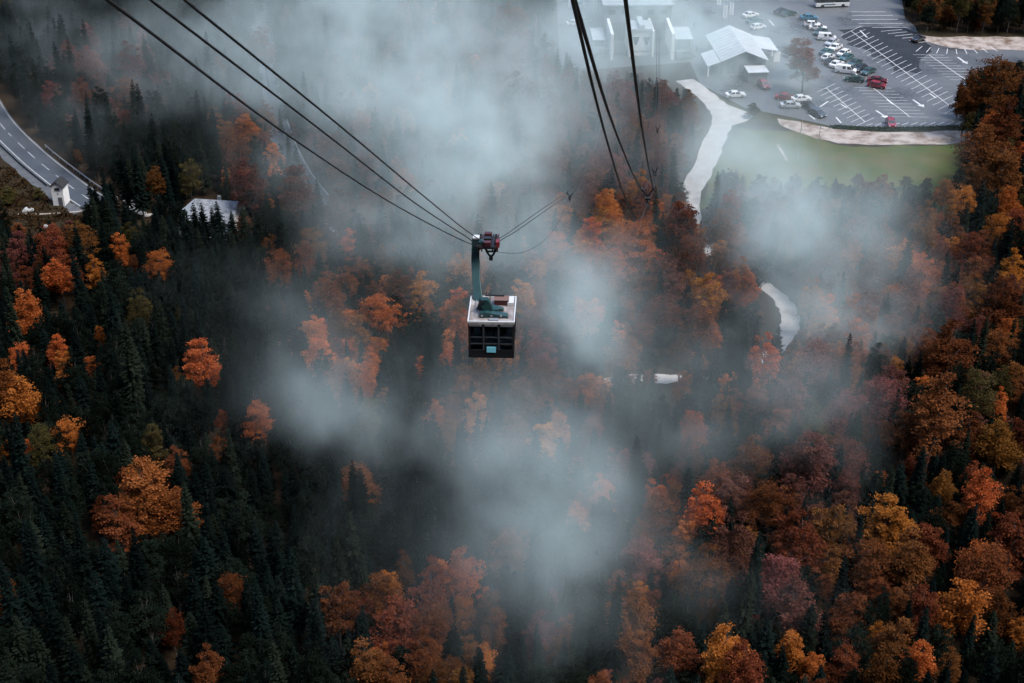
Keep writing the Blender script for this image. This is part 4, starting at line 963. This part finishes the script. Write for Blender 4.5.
fo.modifiers.new('copies', 'NODES').node_group = ng

# low shrubs in the clearing and along the meadow
for i, (px, py, w, c, lb) in enumerate(((20, 236, 14, 'r', 'rusty shrub at the left of the brown clearing'), (70, 232, 12, 'm', 'dusky shrub right of the brown clearing'), (40, 200, 12, 'y', 'olive shrub between road and dirt path'),
        (10, 205, 18, 'y', 'olive shrub at the left edge above the dirt path'), (858, 190, 16, 'r', 'rusty shrub on the near edge of the meadow, left'), (905, 190, 14, 'y', 'olive shrub on the near edge of the meadow, middle'),
        (925, 192, 14, 'y', 'olive shrub on the near edge of the meadow, right'), (752, 118, 14, 'y', 'olive bush between the gravel yard and the lane'), (942, 30, 10, 'y', 'olive bush on the bank above the pale gravel'), (975, 31, 12, 'r', 'rusty bush on the bank above the pale gravel'), (998, 30, 12, 'y', 'olive bush right along the bank by the forest'))):
    H, Rb, cm, tm = BRD[4]; p = G(px, py); s = w * proj(p)[2] / FPX / 2 / Rb
    e = empty('shrub', (p.x, p.y, 0), i * 1.3); e.scale = (s, s, s * .75); q = link('crown', cm, e, (0, 0, -2.2)); q.material_slots[0].link = 'OBJECT'; q.material_slots[0].material = M[CLS[c]]
    link('stem', tm, e); tag(e, lb, 'shrub', 'low shrubs')

# ------------------------------------------------------------------ drifting mist: one density grid
# (pixel x, pixel y, height above ground, radius across, along, up, strength)
MIST = [
    (320, 15, 18, 20, 30, 12, .010), (400, 40, 21, 21, 30, 14, .021), (440, 110, 22, 18, 24, 13, .027), (485, 175, 21, 13, 16, 11, .025), (530, 235, 19, 12, 13, 9, .018), (580, 295, 24, 9, 9, 9, .027), (545, 305, 22, 8, 8, 8, .010),
    (560, 40, 16, 16, 26, 11, .012), (640, 20, 10, 28, 32, 12, .019), (695, 45, 9, 18, 22, 9, .008), (735, 50, 8, 11, 15, 8, .005), (560, 435, 20, 5, 7, 8, .014), (578, 365, 20, 6, 8, 8, .013), (430, 360, 18, 6, 12, 7, .006), (715, 60, 8, 18, 26, 8, .013), (735, 160, 9, 12, 16, 9, .022), (775, 90, 6, 11, 15, 6, .007), (450, 300, 20, 50, 60, 13, .0008), (720, 290, 16, 36, 50, 12, .0010), (560, 500, 18, 26, 26, 12, .0012), (600, 130, 15, 14, 18, 10, .006), (755, 95, 8, 11, 16, 7, .007),
    (775, 190, 14, 13, 14, 10, .015), (825, 230, 17, 14, 15, 12, .026), (760, 230, 15, 13, 14, 10, .016), (800, 285, 15, 11, 12, 9, .016), (845, 300, 14, 8, 10, 8, .010), (725, 150, 9, 12, 16, 7, .007),
    (245, 85, 14, 14, 20, 8, .008), (200, 25, 14, 16, 24, 9, .007), (300, 140, 14, 12, 15, 8, .005), (400, 210, 20, 12, 14, 10, .007),
    (305, 385, 20, 5.5, 9, 8, .017), (335, 430, 18, 5.5, 7, 7, .013), (275, 320, 18, 7, 9, 8, .006), (390, 440, 16, 7, 8, 7, .008), (450, 410, 18, 9, 9, 8, .007),
    (545, 515, 24, 6, 7, 9, .034), (560, 475, 22, 5.5, 6, 7, .022), (520, 590, 22, 5.5, 6, 8, .022), (570, 620, 20, 6, 6, 7, .018), (500, 460, 18, 6, 6, 7, .013), (620, 440, 16, 7, 7, 7, .010), (590, 385, 18, 8, 8, 8, .008),
    (470, 555, 16, 5, 6, 6, .010), (700, 400, 14, 8, 9, 7, .008), (795, 400, 14, 8, 9, 8, .013), (735, 345, 14, 9, 9, 7, .008), (640, 560, 14, 5, 5, 6, .010), (710, 590, 12, 6, 6, 5, .007),
    (890, 355, 14, 9, 12, 8, .005), (130, 80, 11, 20, 26, 8, .006), (40, 20, 11, 18, 22, 8, .005), (500, 15, 16, 12, 14, 10, -.010), (660, 255, 16, 15, 18, 13, -.016), (385, 320, 18, 11, 12, 11, -.008), (525, 405, 18, 8, 8, 9, -.008), (690, 480, 16, 8, 8, 9, -.008), (890, 330, 16, 12, 16, 12, -.006), (900, 165, 8, 17, 22, 13, -.05), (640, 110, 12, 14, 18, 9, -.005),
]
XR, YR, ZR, VS = (-150, 150), (92, 420), (-1, 54), 1.25
mg = bpy.data.node_groups.new('mist_field', 'GeometryNodeTree'); mg.interface.new_socket('Geometry', in_out='OUTPUT', socket_type='NodeSocketGeometry')
N, L = mg.nodes, mg.links; go = N.new('NodeGroupOutput'); pos = N.new('GeometryNodeInputPosition').outputs[0]
def mth(op, a, b=None, c=None, clamp=False):
    n = N.new('ShaderNodeMath'); n.operation = op; n.use_clamp = clamp
    for i, v in enumerate((a, b, c)):
        if v is None: continue
        if isinstance(v, (int, float)): n.inputs[i].default_value = v
        else: L.new(v, n.inputs[i])
    return n.outputs[0]
def vmt(op, a, b=None):
    n = N.new('ShaderNodeVectorMath'); n.operation = op
    for i, v in enumerate((a, b)):
        if v is None: continue
        if isinstance(v, (tuple, list, Vector)): n.inputs[i].default_value = v
        else: L.new(v, n.inputs[i])
    return n.outputs['Value'] if op in ('DOT_PRODUCT', 'LENGTH') else n.outputs[0]
def noise(vec, scale, detail, rough=.55):
    n = N.new('ShaderNodeTexNoise'); n.inputs['Scale'].default_value = scale; n.inputs['Detail'].default_value = detail; n.inputs['Roughness'].default_value = rough; L.new(vec, n.inputs['Vector']); return n
w1 = noise(pos, .035, 3); warp = vmt('SUBTRACT', w1.outputs[1], (.5, .5, .5)); warp = vmt('MULTIPLY', warp, (20, 20, 12)); pw = vmt('ADD', pos, warp)
w2 = noise(pos, .10, 3); pn = vmt('ADD', pw, vmt('MULTIPLY', vmt('SUBTRACT', w2.outputs[1], (.5, .5, .5)), (16, 16, 12)))
acc = None
for (px, py, h, rx, ry, rz, s) in MIST:
    c = G(px, py, h); d = vmt('DIVIDE', vmt('SUBTRACT', pw, c), (rx, ry, rz)); q = vmt('DOT_PRODUCT', d, d); e = mth('MULTIPLY', mth('POWER', 2.71828, mth('MULTIPLY', q, -1.25)), s); acc = e if acc is None else mth('ADD', acc, e)
nz = noise(vmt('MULTIPLY', pn, (1, .75, 1.3)), .075, 7, .66)
mr = N.new('ShaderNodeMapRange'); mr.interpolation_type = 'SMOOTHSTEP'; L.new(nz.outputs[0], mr.inputs[0]); mr.inputs[1].default_value = .40; mr.inputs[2].default_value = .64; mr.inputs[3].default_value = .07; mr.inputs[4].default_value = 2.15
den = mth('SUBTRACT', mth('MULTIPLY', acc, mr.outputs[0]), .0003)
den = mth('MULTIPLY', mth('MAXIMUM', den, 0.0), MISTK := 1.0)
vc = N.new('GeometryNodeVolumeCube'); L.new(den, vc.inputs['Density']); vc.inputs['Background'].default_value = 0
vc.inputs['Min'].default_value = (XR[0], YR[0], ZR[0]); vc.inputs['Max'].default_value = (XR[1], YR[1], ZR[1])
for nm, rg in (('Resolution X', XR), ('Resolution Y', YR), ('Resolution Z', ZR)): vc.inputs[nm].default_value = int((rg[1] - rg[0]) / VS)
mm = bpy.data.materials.new('mist'); mm.use_nodes = True; mm.node_tree.nodes.remove(mm.node_tree.nodes['Principled BSDF'])
pv = mm.node_tree.nodes.new('ShaderNodeVolumePrincipled'); pv.inputs['Color'].default_value = (.82, .965, .945, 1); pv.inputs['Density'].default_value = 1.0; pv.inputs['Anisotropy'].default_value = .0
mm.node_tree.links.new(pv.outputs[0], mm.node_tree.nodes['Material Output'].inputs['Volume'])
sm = N.new('GeometryNodeSetMaterial'); sm.inputs['Material'].default_value = mm; L.new(vc.outputs[0], sm.inputs[0]); L.new(sm.outputs[0], go.inputs[0])
mb_ = bpy.data.meshes.new('mist'); mist = link('mist', mb_); mb_.materials.append(mm); mist.modifiers.new('field', 'NODES').node_group = mg
tag(mist, 'white drifting mist banks over the forest and valley', 'mist', None, 'stuff')
